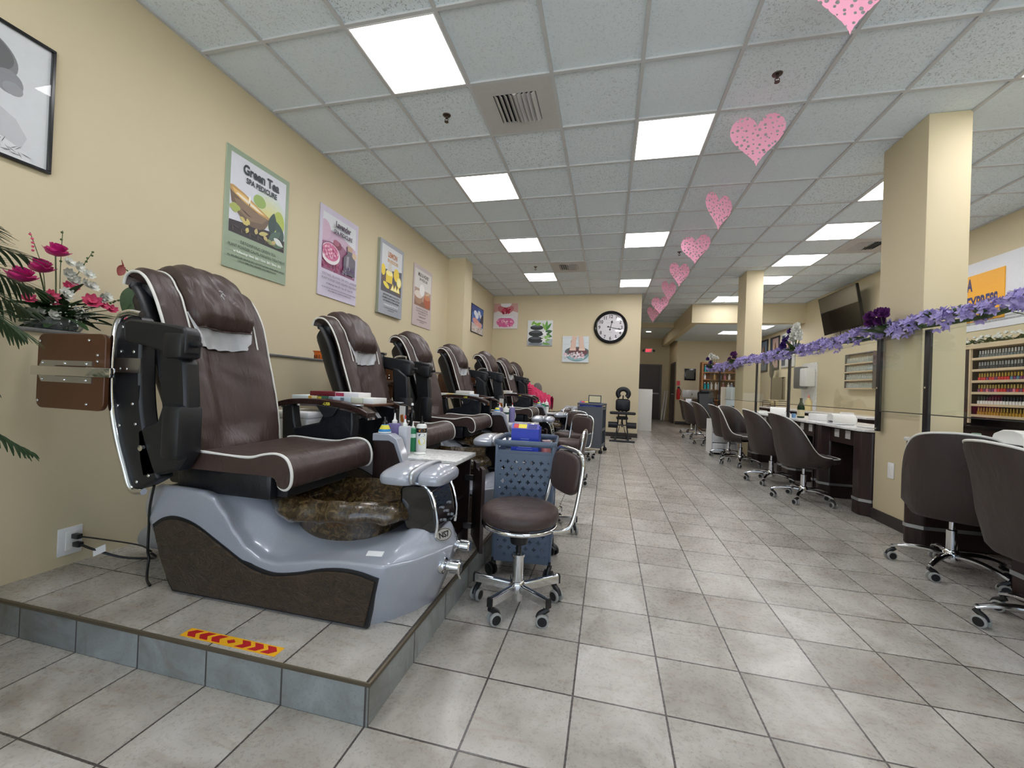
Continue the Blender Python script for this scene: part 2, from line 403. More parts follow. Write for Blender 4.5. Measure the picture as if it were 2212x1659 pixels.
M_CHROME = M('chrome', (225, 226, 228), .1, 1, .02)
M_BRASS = M('sprinkler_metal', (96, 86, 80), .35, .9)
def sprinkler(x, y, label):
    t = thing('fire_sprinkler', (x, y, ZC-.05), label, 'sprinkler', 'ceiling fire sprinklers')
    MB().lathe([(.034, 0), (.03, -.006), (.016, -.010)], (x, y, ZC+.013)).build('escutcheon', M_BRASS, t)
    MB().cyl((x, y, ZC+.004), (x, y, ZC-.018), .009).tube([(x-.012, y, ZC-.018), (x-.014, y, ZC-.03), (x, y, ZC-.042), (x+.014, y, ZC-.03), (x+.012, y, ZC-.018)], .003, 6).build('head', M_BRASS, t)
    MB().cyl((x, y, ZC-.042), (x, y, ZC-.045), .017).build('deflector', M_BRASS, t)
for x, y, l in ((-1.371, 3.105, 'sprinkler head left of the nearest ceiling vent'), (1.05, 3.10, 'sprinkler head between the two nearest pink hearts'), (-1.371, 7.33, 'far sprinkler head before the last light over the spa chairs'), (1.01, 6.78, 'sprinkler head behind the row of hanging hearts'), (3.50, 6.79, 'sprinkler head at right, near the vent over the television')): sprinkler(x, y, l)
# ---------------------------------------------------------------- spa chair materials
def leather(name, c, rough=.42):
    g = G(name); P = g.obj(); c = srgb(c)
    w = g.noise(g.map(P, (3, 9, 2.2)), 3.2, 4, .55, .8); grain = g.noise(P, 420, 2); big = g.noise(P, 3, 2)
    g.p(col=g.mix(big, tuple(x*.88 for x in c), tuple(x*1.12 for x in c)), rough=g.math('ADD', g.math('MULTIPLY', grain, .1), rough-.05), spec=.45)
    g.bump(g.math('ADD', g.math('MULTIPLY', w, 1.0), g.math('MULTIPLY', grain, .05)), .35, .02); return g.m
M_LEATH = leather('brown_leather', (66, 51, 47), .38); M_PIPE = M('white_piping', (222, 220, 214), .45)
M_BLACK = M('black_plastic', (22, 23, 27), .42, bump=.1, sc=300); M_BLACKV = leather('black_vinyl', (18, 20, 27), .36)
M_SILVERV = leather('silver_vinyl', (196, 198, 202), .34)
def pearl():
    g = G('pearl_grey_gelcoat'); v = g.n('TexVoronoi', {'Vector': g.obj(), 'Scale': 900}); f = g.noise(g.obj(), 1400, 1)
    g.p(col=g.mix(g.ramp(f, (.45, 0.), (.75, 1.)), srgb(156, 160, 171), srgb(194, 197, 207)), rough=.28, metal=.12, coat=.7, cr=.06, spec=.5); return g.m
M_PEARL = pearl()
def stone_bowl(name, gloss=.09, cs=((46, 36, 24), (78, 62, 42), (112, 92, 66)), b=.5, sc=16):
    g = G(name); P = g.obj(); a = g.noise(P, sc, 6, .62, 2.2); f = g.noise(P, 90, 4, .7, 1.5)
    c = g.ramp(a, (.36, srgb(*cs[0])), (.5, srgb(*cs[1])), (.68, srgb(*cs[2])))
    c = g.mix(g.math('MULTIPLY', f, .5), c, srgb(*cs[0]))
    g.p(col=c, rough=gloss, coat=.6 if gloss < .2 else 0, cr=.04); g.bump(g.math('ADD', a, g.math('MULTIPLY', f, .4)), b, .015); return g.m
M_BOWL = stone_bowl('brown_stone_glaze', .08, ((38, 29, 17), (66, 51, 31), (112, 93, 62)), .16, 26)
M_SIDE = stone_bowl('brown_bark_panel', .42, ((50, 38, 27), (68, 52, 37), (84, 66, 48)), .9)
def wood(name, a, b, rough=.3, sc=1, ax=(1, 14, 14)):
    g = G(name); P = g.map(g.obj(), tuple(x*sc for x in ax)); n = g.noise(P, 6, 5, .6, .8)
    g.p(col=g.mix(g.ramp(n, (.35, 0.), (.65, 1.)), srgb(*a), srgb(*b)), rough=rough); g.bump(n, .08, .002); return g.m
M_DWOOD = wood('dark_walnut', (34, 22, 20), (58, 38, 32), .25); M_TRAY = M('brown_laminate', (86, 52, 30), .4, var=.1)
M_ESP = wood('espresso_laminate', (36, 24, 24), (52, 35, 33), .35, 1, (14, 14, 1.2))
M_MARBLE = None
def marble():
    g = G('white_marble'); P = g.obj(); n = g.noise(P, 7, 6, .65, 2.5); v = g.ramp(n, (.46, 0.), (.5, 1.), (.54, 0.))
    g.p(col=g.mix(g.math('MULTIPLY', v, .5), srgb(232, 232, 230), srgb(150, 150, 152)), rough=.18); return g.m
M_MARBLE = marble()
M_STEEL = M('brushed_steel', (190, 192, 195), .28, 1, .05)
M_ALUM = M('satin_aluminium', (190, 194, 200), .35, .9, .04)
g = G('clear_smoke_plastic'); g.p(col=srgb(18, 18, 22), rough=.05, coat=.6, cr=.03, spec=.6); M_SMOKE = g.m
M_YELLOW = M('yellow_print', (226, 214, 70), .5); M_INK = M('black_ink', (30, 30, 32), .5)

BK = bez([(-1.69, 0, .70), (-1.715, 0, .84), (-1.752, 0, .98), (-1.81, 0, 1.16), (-1.862, 0, 1.32), (-1.925, 0, 1.435), (-1.985, 0, 1.492), (-2.055, 0, 1.503), (-2.10, 0, 1.475), (-2.115, 0, 1.43)], 8)
def resample(P, n):
    L = [0]
    for a, b_ in zip(P, P[1:]): L.append(L[-1]+(b_-a).length)
    out = []; j = 0
    for i in range(n+1):
        d = L[-1]*i/n
        while j < len(P)-2 and L[j+1] < d: j += 1
        out.append(P[j].lerp(P[j+1], (d-L[j])/max(1e-9, L[j+1]-L[j])))
    return out
BK = resample(BK, 80)
def bk(t):
    x = t*(len(BK)-1); i = min(int(x), len(BK)-2); f = x-i
    p = BK[i].lerp(BK[i+1], f); d = (BK[i+1]-BK[i]).normalized(); n = Vector((d.z, 0, -d.x))   # n points to the sitter
    return p, n, d
CY = 1.62
def backw(t): return .238 + .03*min(1, t*1.6)
def back_surf(t, s, lift=0):
    """front skin of the backrest; s in -1..1 across"""
    p, n, d = bk(t); a = abs(s)
    d_ = .030*(1-math.exp(-((a-.62)/.22)**2)) - .0
    bol = -.058*max(0, 1-(a/.47)**2)**.7*min(1, max(0, (t-.02)*12))*(1 if t < .5 else max(0, 1-(t-.5)*7))
    groove = -.015*math.exp(-((a-.49)/.04)**2)*(1 if t < .5 else .3) - .008*math.exp(-((a-.26)/.06)**2)*(1 if .1 < t < .5 else 0)
    edge = -.032*max(0, (a-.88)/.12)**2
    wr = .003*sin(s*9+t*31+sin(t*17)*2)*(1-a*.4)+.003*sin(t*70+s*3)*max(0, a-.55)*(1 if t < .45 else .3)
    q = p + n*(bol+groove+edge+wr+lift); return Vector((q.x, CY+s*backw(t), q.z))
def closed_back():
    mb = MB(); nt, ns = 60, 36
    def fn(u, v):
        k = v*ns*1.0; t = .0+u
        p, n, d = bk(min(t, 1))
        if v <= .62: return back_surf(u, -1+2*v/.62)
        w = (v-.62)/.38; s = 1-2*w; q = p - n*(.05+.055*min(1, 6*min(w, 1-w)))
        return Vector((q.x, CY+s*backw(u)*.97, q.z))
    mb.grid(fn, nt, ns, cv=True)
    V = ns
    mb.f.append([j for j in range(V)]); mb.f.append([nt*V+j for j in range(V)][::-1]); mb.mi += [0, 0]
    return mb
SEAT = b2([(-1.72, .655), (-1.72, .70), (-1.66, .722), (-1.50, .716), (-1.38, .716), (-1.31, .732), (-1.25, .738), (-1.205, .722), (-1.182, .68), (-1.18, .635), (-1.192, .61), (-1.212, .603), (-1.235, .615), (-1.245, .638), (-1.29, .65), (-1.45, .648), (-1.6, .648), (-1.70, .648)], 5)
def seat_mb():
    n = len(SEAT); cx = sum(p[0] for p in SEAT)/n; cz = sum(p[1] for p in SEAT)/n; mb = MB()
    ys = [(-.282, .93), (-.275, .975), (-.255, 1), (-.1, 1.01), (0, 1.005), (.1, 1.01), (.255, 1), (.275, .975), (.282, .93)]
    def fn(u, v):
        y, k = ys[round(u*8)]; p = SEAT[round(v*n) % n]
        zz = cz+(p[1]-cz)*k; 
        if p[1] > .69: zz += -.008*(1-abs(y)/.28) + .002*sin(y*40+p[0]*25)
        return Vector((cx+(p[0]-cx)*(1-(1-k)*.25), CY+y, zz))
    mb.grid(fn, 8, n, cv=True)
    mb.f.append(list(range(n))); mb.f.append([8*n+j for j in range(n)][::-1]); mb.mi += [0, 0]
    return mb
# base body ------------------------------------------------------------
XS = [-1.95, -1.90, -1.84, -1.72, -1.62, -1.56, -1.50, -1.44, -1.38, -1.31, -1.24, -1.16, -1.06, -.95, -.84, -.76, -.70, -.64, -.596]
ZS = [.47, .535, .555, .555, .55, .53, .475, .40, .345, .312, .305, .32, .338, .352, .356, .356, .358, .365, .365]
def lerp_tab(x, X, Z):
    if x <= X[0]: return Z[0]
    for i in range(len(X)-1):
        if x <= X[i+1]:
            f = (x-X[i])/(X[i+1]-X[i]); f = f*f*(3-2*f)*.5+f*.5; return Z[i]+(Z[i+1]-Z[i])*f
    return Z[-1]
def lerp_lin(x, X, Z):
    for i in range(len(X)-1):
        if x <= X[i+1]: return Z[i]+(Z[i+1]-Z[i])*max(0, x-X[i])/(X[i+1]-X[i])
    return Z[-1]
def crest(x): return lerp_tab(x, XS, ZS)
def inner(x): return lerp_tab(x, [-1.95, -1.80, -1.55, -1.42, -1.30, -1.1, -.92, -.80, -.74, -.675, -.64, -.596], [.50, .575, .57, .50, .42, .395, .405, .43, .455, .47, .445, .378])
def body_mb():
    mb = MB(); nx = 110; prof = 34
    def half(x):
        if x > -.80: return lerp_lin(x, [-.80, -.765, -.69, -.63, -.605, -.596], [.272, .268, .198, .108, .045, .015])
        if x < -1.86: return .272-.03*((-1.86-x)/.09)**1.5
        return .272
    def fn(u, v):
        x = -1.95+u*1.354
        k = v*prof; sgn = -1 if v <= .5 else 1; w = 1-abs(v-.5)*2     # w: 0 at the foot, 1 on the centre line
        zc, zi, h = crest(x), inner(x), max(half(x), .03)
        if w < .42: z = PT+(zc-PT)*(w/.42); y = h + .003*sin(w/.42*pi)
        elif w < .56:
            q = (w-.42)/.14; z = zc+.010*sin(q*pi/2); y = h-min(.016, h*.3)*(1-cos(q*pi/2))
        else:
            q = (w-.56)/.44; y = (h-min(.016, h*.3))*(1-q); fr_ = max(0, min(1, (x+1.22)/.25))
            e = min(1, q*2.0); e = e*e*(3-2*e); e2 = min(1, q*1.75); e = e*(1-fr_)+(e2**.85)*fr_
            z = zc+.010-.010*sin(min(1, q*3)*pi)*(1-fr_)+(zi-zc-.010)*e - .006*fr_*math.exp(-((q-.14)/.05)**2)
        z0 = (z-PT)
        # rear edge rakes forward at the foot, front leans out at mid height
        xr = max(0, (-1.60-x)/.35); x2 = x + xr*.205*(1-min(1, z0/.30))
        xf = min(1, max(0, (x+.95)/.2)); x2 -= xf*.085*(1-min(1, z0/.26))**1.3
        return Vector((x2, CY+sgn*y, z))
    mb.grid(fn, nx, prof*2)
    V = prof*2+1
    mb.f.append(list(range(V))); mb.f.append([nx*V+j for j in range(V)][::-1]); mb.mi += [0, 0]
    return mb
PANEL = b2([(-1.845, .385), (-1.79, .42), (-1.72, .432), (-1.62, .412), (-1.50, .355), (-1.38, .295), (-1.31, .274), (-1.24, .268), (-1.14, .285), (-1.04, .312), (-.95, .325), (-.87, .322), (-.80, .308)], 5) + [(-.835, .142), (-1.725, .142)] + b2([(-1.725, .142), (-1.79, .24), (-1.845, .385)], 4)[1:-1]
def grow(poly, d):
    cx = sum(p[0] for p in poly)/len(poly); cz = .27
    return [(p[0]+(d if p[0] > cx else -d), p[1]+(d if p[1] > .2 else -d*.6)) for p in poly]
def basin_mb():
    mb = MB(); n = 80; cx, cy = -1.085, 1.625
    prof = [(.66, .375, 0), (.70, .385, 0), (.715, .41, 0), (.73, .495, 0), (.78, .508, .2), (.93, .488, .9), (1.0, .474, 1), (1.035, .478, 1), (1.05, .496, 1), (1.025, .524, .9), (.96, .548, .7), (.87, .556, .4), (.78, .52, .15), (.64, .45, 0), (.3, .432, 0), (.0, .43, 0)]
    def fn(u, v):
        k, z, sc = prof[round(u*(len(prof)-1))]; a = 2*pi*v; c, s_ = cos(a), sin(a)
        e = (abs(c)**2.6+abs(s_)**2.6)**(-1/2.6)
        wob = 1+sc*(.018*sin(a*9+.6)+.012*sin(a*17+1)+.012*sin(a*5))
        rx, ry = .320, .236
        return Vector((cx+c*e*rx*k*wob, cy+s_*e*ry*k*wob, z+sc*(.006*sin(a*5+1.2)+.012*abs(sin(a*8))**.6-.006)+.010*sc*c))
    mb.grid(fn, len(prof)-1, n, cv=True)
    mb.f.append(list(range(n))); mb.mi.append(0)
    return mb
def pad_mb(x0, x1, y0, y1, z0, z1, dome, ex=4.0, bulge=0):
    mb = MB(); cx, cy, rx, ry = (x0+x1)/2, (y0+y1)/2, (x1-x0)/2, (y1-y0)/2
    prof = [(0, 0), (.86, 0), (.96, .12), (1, .4), (.985, .75), (.92, .95), (.8, 1.03), (.5, 1.2), (0, 1.3)]
    def fn(u, v):
        k, zz = prof[round(u*8)]; a = 2*pi*v; c, s_ = cos(a), sin(a); e = (abs(c)**ex+abs(s_)**ex)**(-1/ex)
        x = c*e*k; y = s_*e*k
        z = z0+(z1-z0)*min(zz, 1)+max(0, zz-.95)/.35*dome - bulge*y*y
        return Vector((cx+x*rx, cy+y*ry, z))
    mb.grid(fn, 8, 48, cv=True); return mb
def make_chair(mirror, label, jacket=False):
    """spa pedicure chair; mirror=False: arm nearest the camera raised, the far arm down"""
    root = thing('pedicure_chair', (-1.25, CY, PT), label, 'pedicure chair', 'brown spa pedicure chairs')
    T = Matrix(((1, 0, 0, 0), (0, -1, 0, 2*CY), (0, 0, 1, 0), (0, 0, 0, 1))) if mirror else None
    def nb(): return MB().xf(T)
    def bd(mb, name, m, par=root, **k):
        if T: mb.v = [T @ v for v in mb.v] if not mb.X else mb.v
        return mb.build(name, m, par, **k)
    base = bd(body_mb(), 'base', M_PEARL, ang=42)
    for sgn in (-1, 1):
        y = CY+sgn*.272
        pnl = bd(MB().prism(PANEL, y+sgn*.004, y+sgn*.014), 'side_panel', M_SIDE, bevel=.004)
        bd(MB().prism(grow(PANEL, .012), y-sgn*.01, y+sgn*.0065), 'panel_seam', M_BLACK, pnl)
        # moulded line that sweeps along the flank above the panel
        ln = [(x, CY+sgn*.262, lerp_tab(x, [-1.6, -1.5, -1.4, -1.3, -1.2, -1.05, -.9, -.78], [.545, .455, .355, .322, .333, .385, .425, .43])+.010) for x in [-1.6+.82*i/24 for i in range(25)]]
    bd(basin_mb(), 'foot_basin', M_BOWL, ang=60)
    # footrest on its glossy pedestal
    ped = bd(MB().prism(b2([(-.80, .49), (-.81, .56), (-.80, .62), (-.70, .625), (-.665, .58), (-.645, .50), (-.65, .44), (-.78, .44)], 4), CY-.10, CY+.10), 'footrest_pedestal', M_SMOKE, bevel=.012)
    for sgn in (-1, 1):
        bd(MB().tube(bez([(-.80, CY+sgn*.103, .625), (-.715, CY+sgn*.106, .632), (-.665, CY+sgn*.106, .59), (-.64, CY+sgn*.106, .50), (-.645, CY+sgn*.106, .43)], 6), .006, 8), 'chrome_trim', M_CHROME, ped)
    for i in range(3):
        for j in range(3): 
            if (i+j) % 2 == 0: bd(MB().cyl((-.652+.006*i, CY-.04+.04*j, .53-.025*i), (-.640+.006*i, CY-.04+.04*j, .53-.025*i), .006, n=10), 'jet_button', M_ALUM, ped)
    fr = bd(pad_mb(-.90, -.735, CY-.155, CY+.155, .625, .672, .03), 'footrest', M_PEARL)
    bd(pad_mb(-.742, -.625, CY-.125, CY+.125, .628, .672, .028), 'heel_pad', M_PEARL, fr)
    bd(pad_mb(-.757, -.728, CY-.150, CY+.150, .632, .690, .012), 'pad_stripe', M_ALUM, fr)
    # faucet knobs, spout cap, badge
    for (x, y, z, r) in ((-.622, CY-.045, .298, .027), (-.612, CY+.035, .355, .024)):
        kb = bd(MB().lathe([(r, -.05), (r*1.35, -.012), (r*1.3, .004), (r*.75, .010), (r*.7, .02), (r, .024), (r, .062), (r*.8, .068), (0, .068)], (x, y, z), 24, axis='x'), 'faucet_knob', M_CHROME)
        if r > .025: bd(MB().cyl((x+.045, y+.01, z-.02), (x+.055, y+.03, z-.06), .005, n=8), 'lever', M_CHROME, kb)
    bd(MB().lathe([(.032, -.03), (.032, .004), (.024, .010), (.02, .004), (0, .004)], (-.70, CY+.09, .475), 20), 'spout_cap', M_CHROME)
    bt, bn = Vector((-.634, CY-.055, .424)), Vector((.80, -.42, .42)).normalized()
    bu = Vector((.46, .86, 0)).normalized(); bu = (bu-bn*bu.dot(bn)).normalized(); bv = bn.cross(bu)
    bplate = MB(); bplate.add([bt+bu*.043*cos(2*pi*k/32)+bv*.026*sin(2*pi*k/32)+bn*d for d in (-.03, .006) for k in range(32)], [tuple(range(31, -1, -1)), tuple(range(32, 64))]+[(k, (k+1) % 32, 32+(k+1) % 32, 32+k) for k in range(32)])
    badge = bplate.build('badge', M_ALUM, root)
    tm = MB(); text_mb(tm, 'NS7', .030, lambda u, v: bt+bu*u+bv*(v-.0105)+bn*.0066, bold=.0012)
    tm.tube([bt+bu*.039*cos(2*pi*k/40)+bv*.0225*sin(2*pi*k/40)+bn*.006 for k in range(40)], .0012, 6, True)
    tm.build('badge_lettering', M_INK, badge)
    bd(MB().obox((-.842, CY-.216, .381), (.034, .0, .003), (0, .0095, .0062), (0, -.0006, .0010)), 'white_sticker', M_WHITE)
    bd(MB().tube(ln if not T else [(p[0], p[1], p[2]) for p in ln], .003, 6), 'moulded_line', M_PEARL)
    # seat
    bd(seat_mb(), 'seat', M_LEATH, ang=60)
    for sgn in (-1, 1):
        pts = SEAT[4:][:66]
        bd(MB().tube([(p[0], CY+sgn*.274, p[1]) for p in SEAT[8:66]], .0062, 8), 'seat_piping', M_PIPE)
    bd(MB().box(-1.80, -1.31, CY-.235, CY+.235, .535, .652, .02), 'seat_skirt', M_BLACKV)
    bd(MB().box(-1.34, -1.26, CY-.20, CY+.20, .545, .645, .01), 'seat_mechanism', M_BLACK)
    # backrest
    bd(closed_back(), 'backrest', M_LEATH, ang=70)
    for sgn in (-1, 1):
        bd(MB().tube([bk(i/60)[0]+Vector((0, CY+sgn*(backw(i/60)+.002), 0))-bk(i/60)[1]*.024 for i in range(61)], .0062, 8), 'back_piping', M_PIPE)
        bd(MB().tube([back_surf(.48+.42*i/20, sgn*.66, .003) for i in range(21)], .004, 8), 'head_piping', M_PIPE)
    def shell(u, v):
        t = u; p, n, d = bk(min(1, .06+t*.94)); w = v*pi
        hump = .105+.075*sin(min(1, t*1.05)*pi)**.8*(.6+.4*t)
        q = p-n*(.085+hump*sin(w)**.55)
        return Vector((q.x, CY-cos(w)*abs(cos(w))**-.35*(backw(t)*.96) if abs(cos(w)) > 1e-4 else CY, q.z))
    sm = MB().grid(shell, 40, 30)
    sm.f.append(list(range(31))); sm.f.append([40*31+j for j in range(31)][::-1]); sm.mi += [0, 0]
    bd(sm, 'back_shell', M_BLACK, ang=50)
    def rim(i): 
        p, n, d = bk(.05+.95*i/40); return p-n*.092
    for sgn in (-1, 1): bd(MB().tube([rim(i)+Vector((0, CY+sgn*(backw(i/40)*.965), 0)) for i in range(41)], .030, 10, flat=(1, .55), up=(0, 1, 0)), 'shell_rim', M_BLACK)
    # silver lining under the head pillow, and the pillow
    def lin(u, v):
        t = .475+.15*u; s = (-1+2*v)*(.46+.18*u**.6); return back_surf(t, s, .002+(.011+.006*sin(v*23+u*4))*(1-abs(2*v-1)**4))
    bd(MB().grid(lin, 8, 30), 'silver_lining', M_SILVERV, ang=180)
    def pil(u, v):
        t = .56+.34*u; hw = .62*(1-.16*max(0, 1-u*4)**2); e = 1-abs(2*v-1)**5
        s = (-1+2*v)*hw; drop = 0
        th = .012+.05*e**.6*(1-max(0, (u-.85)/.15)**2*.6)*min(1, .35+u*5)
        dent = -.012*math.exp(-((u-.4)/.2)**2-((v-.5)/.25)**2)+.003*sin(v*26+u*9)
        p, n, d = bk(t); q = back_surf(t, s, th+dent); return q
    pb = MB().grid(pil, 24, 36)
    def pil2(u, v): return back_surf(.56+.34*u, (-1+2*v)*.62*(1-.16*max(0, 1-u*4)**2), -.01)
    nV = 37; n0 = len(pb.v); pb.grid(pil2, 24, 36)
    edge = [j for j in range(nV)]+[i*nV+36 for i in range(1, 25)]+[24*nV+j for j in range(35, -1, -1)]+[i*nV for i in range(23, 0, -1)]
    for a, b_ in zip(edge, edge[1:]+edge[:1]): pb.f.append([a, b_, n0+b_, n0+a]); pb.mi.append(0)
    pilo = bd(pb, 'head_pillow', M_LEATH, ang=60)
    bd(MB().tube([pil(0, v/30)+Vector((.004, 0, -.004)) for v in range(31)], .0035, 6), 'pillow_seam', M_LEATH, pilo)
    if not mirror:
        lg = MB()
        for i, (a, b_) in enumerate(((.45, .50), (.50, .545), (.47, .53))): lg.tube([pil(.42+.05*i, a), pil(.47+.03*i, (a+b_)/2), pil(.40+.06*i, b_)], .0022, 5)
        bd(lg, 'stitched_mark', M_SILVERV, pilo)
    # recliner column under the back
    bd(MB().box(-1.93, -1.70, CY-.18, CY+.18, .54, .70, .03), 'recline_housing', M_BLACK)
    # arm folded up beside the back (camera side)
    H0 = CAM_H
    def sc(pts, a, b_):
        k = b_/a
        return [(p[0]*k, H0+(p[1]-H0)*k) if len(p) == 2 else (p[0]*k, p[1], H0+(p[2]-H0)*k) for p in pts]
    ya = CY-.31
    kA = (ya-.045)/1.25
    def A3(pts): return [(p[0]*kA, p[1], H0+(p[2]-H0)*kA) for p in pts]
    def A2(pts): return [(p[0]*kA, H0+(p[1]-H0)*kA) for p in pts]
    arm = bd(MB().prism(A2(b2([(-1.955, 1.245), (-1.975, 1.16), (-1.972, .95), (-1.94, .80), (-1.885, .66), (-1.845, .575), (-1.80, .575), (-1.71, .62)], 5)+b2([(-1.71, .62), (-1.76, .72), (-1.80, .82), (-1.825, .95), (-1.835, 1.12), (-1.835, 1.22), (-1.87, 1.27), (-1.955, 1.245)], 5)[1:-1]), ya-.045, ya+.02), 'arm_pad', M_BLACK, bevel=.012)
    bd(MB().tube(bez(A3([(-1.84, ya-.04, 1.272), (-1.91, ya-.045, 1.278), (-1.962, ya-.045, 1.24), (-1.982, ya-.045, 1.10), (-1.976, ya-.045, .93), (-1.943, ya-.045, .79), (-1.888, ya-.045, .65), (-1.848, ya-.045, .57), (-1.79, ya-.04, .562)]), 6), .0135, 10), 'chrome_edge', M_CHROME, arm)
    for (x, z) in A2(((-1.93, 1.22), (-1.86, 1.225), (-1.935, 1.12), (-1.865, 1.12), (-1.935, 1.05), (-1.90, 1.05), (-1.94, .90), (-1.86, .91), (-1.925, .82), (-1.84, .83), (-1.82, .60), (-1.76, .63))):
        bd(MB().lathe([(.007, -.004), (.007, .001), (.004, .0035), (0, .0035)], (x, ya-.0465, z), 10, axis='y'), 'screw', M_CHROME, arm)
    for z in (.955, 1.065): bd(MB().box(-1.965*kA, -1.83*kA, ya-.0475, ya-.044, z-.03, z+.03), 'hinge_plate', M_STEEL if z > 1 else M_BLACK, arm)
    def B2(pts): return sc(pts, 1.27, CY-.375)
    br = bd(MB().prism(B2([(-1.965, 1.245), (-1.93, 1.26), (-1.74, 1.24), (-1.65, 1.225), (-1.632, 1.205), (-1.632, 1.115), (-1.735, 1.105), (-1.76, 1.125), (-1.80, 1.135), (-1.86, 1.15), (-1.955, 1.165)]), CY-.375, CY-.31), 'arm_bracket', M_BLACK, bevel=.010)
    bd(MB().prism(B2([(-1.80, 1.16), (-1.745, 1.15), (-1.66, 1.09), (-1.645, .95), (-1.64, .88), (-1.64, .70), (-1.68, .645), (-1.855, .60), (-1.88, .68), (-1.895, .80), (-1.79, .84), (-1.77, .90), (-1.785, .98)]), CY-.355, CY-.29), 'arm_strut', M_BLACK, br, bevel=.012)
    bd(MB().box(-1.70, -1.605, CY-.388, CY-.30, 1.098, 1.20, .014), 'arm_head', M_BLACK, br)
    bd(MB().box(-1.70, -1.605, CY-.385, CY-.28, .70, .915, .02), 'arm_hinge_cover', M_BLACK, br)
    bd(MB().lathe([(.011, 0), (.013, .03), (.011, .05), (0, .052)], (-1.615, CY-.345, 1.155), 14, axis='x'), 'release_knob', M_BLACK, br)
    bd(MB().lathe([(.012, 0), (.012, .012), (0, .013)], (-1.815, CY-.357, .735), 14, axis='y'), 'bolt', M_CHROME, br)
    # tray on the raised arm
    ya = CY-.375; kA = 1.0
    tz0, tz1, tx0, tx1 = .875, 1.187, -2.35, -1.965
    tb = MB(); rr = .035; pts = []
    for cx_, cz_, a0 in ((tx1-rr, tz1-rr, 0), (tx0+rr, tz1-rr, 90), (tx0+rr, tz0+rr, 180), (tx1-rr, tz0+rr, 270)):
        pts += [(cx_+rr*cos(radians(a0+k*15)), cz_+rr*sin(radians(a0+k*15))) for k in range(7)]
    tray = bd(tb.prism(pts, ya-.03, ya-.012), 'arm_tray', M_TRAY, bevel=.003)
    bd(MB().prism([(-2.345, 1.03), (-2.315, 1.075), (-2.03, 1.075), (-2.03, 1.055), (-2.24, 1.055), (-2.24, 1.01), (-2.03, 1.01), (-2.03, .985), (-2.315, .985)], ya-.034, ya-.0305), 'tray_bracket', M_STEEL, tray, smooth=False)
    bd(MB().box(-2.345, -1.90, ya-.054, ya-.035, 1.012, 1.05, .003), 'tray_slide', M_CHROME, tray)
    for (x, z) in ((-2.31, 1.064), (-2.18, 1.064), (-2.06, 1.064), (-2.31, .996), (-2.18, .996), (-2.06, .996), (-2.33, 1.155), (-2.05, 1.16), (-2.33, .905), (-2.05, .90), (-2.0, 1.10), (-2.0, 1.075)):
        bd(MB().lathe([(.0065, 0), (.0065, .004), (.003, .007), (0, .007)], (x, ya-.031, z), 10, axis='y'), 'rivet', M_CHROME, tray)
    # arm down on the other side
    yb = CY+.365
    top = b2([(-1.82, .905), (-1.72, .925), (-1.56, .928), (-1.42, .918), (-1.31, .895), (-1.245, .868)], 6); bot = [(x, z-.030) for x, z in top[::-1]]
    ad = bd(MB().prism(top+bot, yb-.04, yb+.04), 'armrest', M_DWOOD, bevel=.010)
    bd(MB().prism([(x, z-.030) for x, z in top]+[(x, z-.040) for x, z in top[::-1]], yb-.036, yb+.036), 'armrest_trim', M_CHROME, ad)
    bd(MB().lathe([(.030, 0), (.030, .004), (.026, .006), (0, .006)], (-1.335, yb, .903), 24, sx=1.25, sy=.8), 'arm_inlay', M_ALUM, ad)
    if not mirror:
        tm = MB(); text_mb(tm, '-USB', .022, lambda u, v: Vector((-1.50+u, yb-.0412, .898+v)), bold=.0006); tm.build('usb_lettering', M_YELLOW, ad)
    fd = bd(MB().prism([(-1.80, .89), (-1.73, .895), (-1.715, .80), (-1.68, .68), (-1.79, .68)], yb-.028, yb+.028), 'arm_post', M_BLACK, bevel=.008)
    bd(MB().prism([(-1.55, .80), (-1.50, .892), (-1.34, .885), (-1.335, .78), (-1.36, .60), (-1.44, .57), (-1.55, .66), (-1.70, .70), (-1.72, .76)], yb-.034, yb+.030), 'arm_side_panel', M_BLACKV, bevel=.01)
    bd(MB().prism([(-1.56, .895), (-1.42, .89), (-1.45, .84), (-1.50, .825)], yb-.05, yb-.02), 'tray_hinge', M_BLACK, ad, bevel=.004)
    return root
chairs = []
CH = [(0, 1.62, 0), (0, 2.80, 1), (0, 3.86, 0), (0, 4.99, 1), (.15, 5.97, 0), (.10, 7.24, 1), (.04, 8.42, 0)]
CL = ['nearest brown spa pedicure chair, its left arm and tray folded up', 'second brown spa pedicure chair from the camera, behind the marble side table', 'third brown spa pedicure chair from the camera, below the honey poster', 'fourth brown spa pedicure chair from the camera, beside the wall column',
      'fifth brown spa pedicure chair from the camera, just past the wall column', 'second last brown spa pedicure chair toward the clock wall', 'last brown spa pedicure chair, with a pink jacket on its seat']
A0 = make_chair(False, CL[0]); B0 = make_chair(True, CL[1]); B0.location = (-1.25, CH[1][1], PT)
chairs = [A0, B0]
for k in range(2, 7):
    dx, y, m = CH[k]; chairs.append(dup(B0 if m else A0, (-1.25+dx, y, PT), 0, CL[k]))
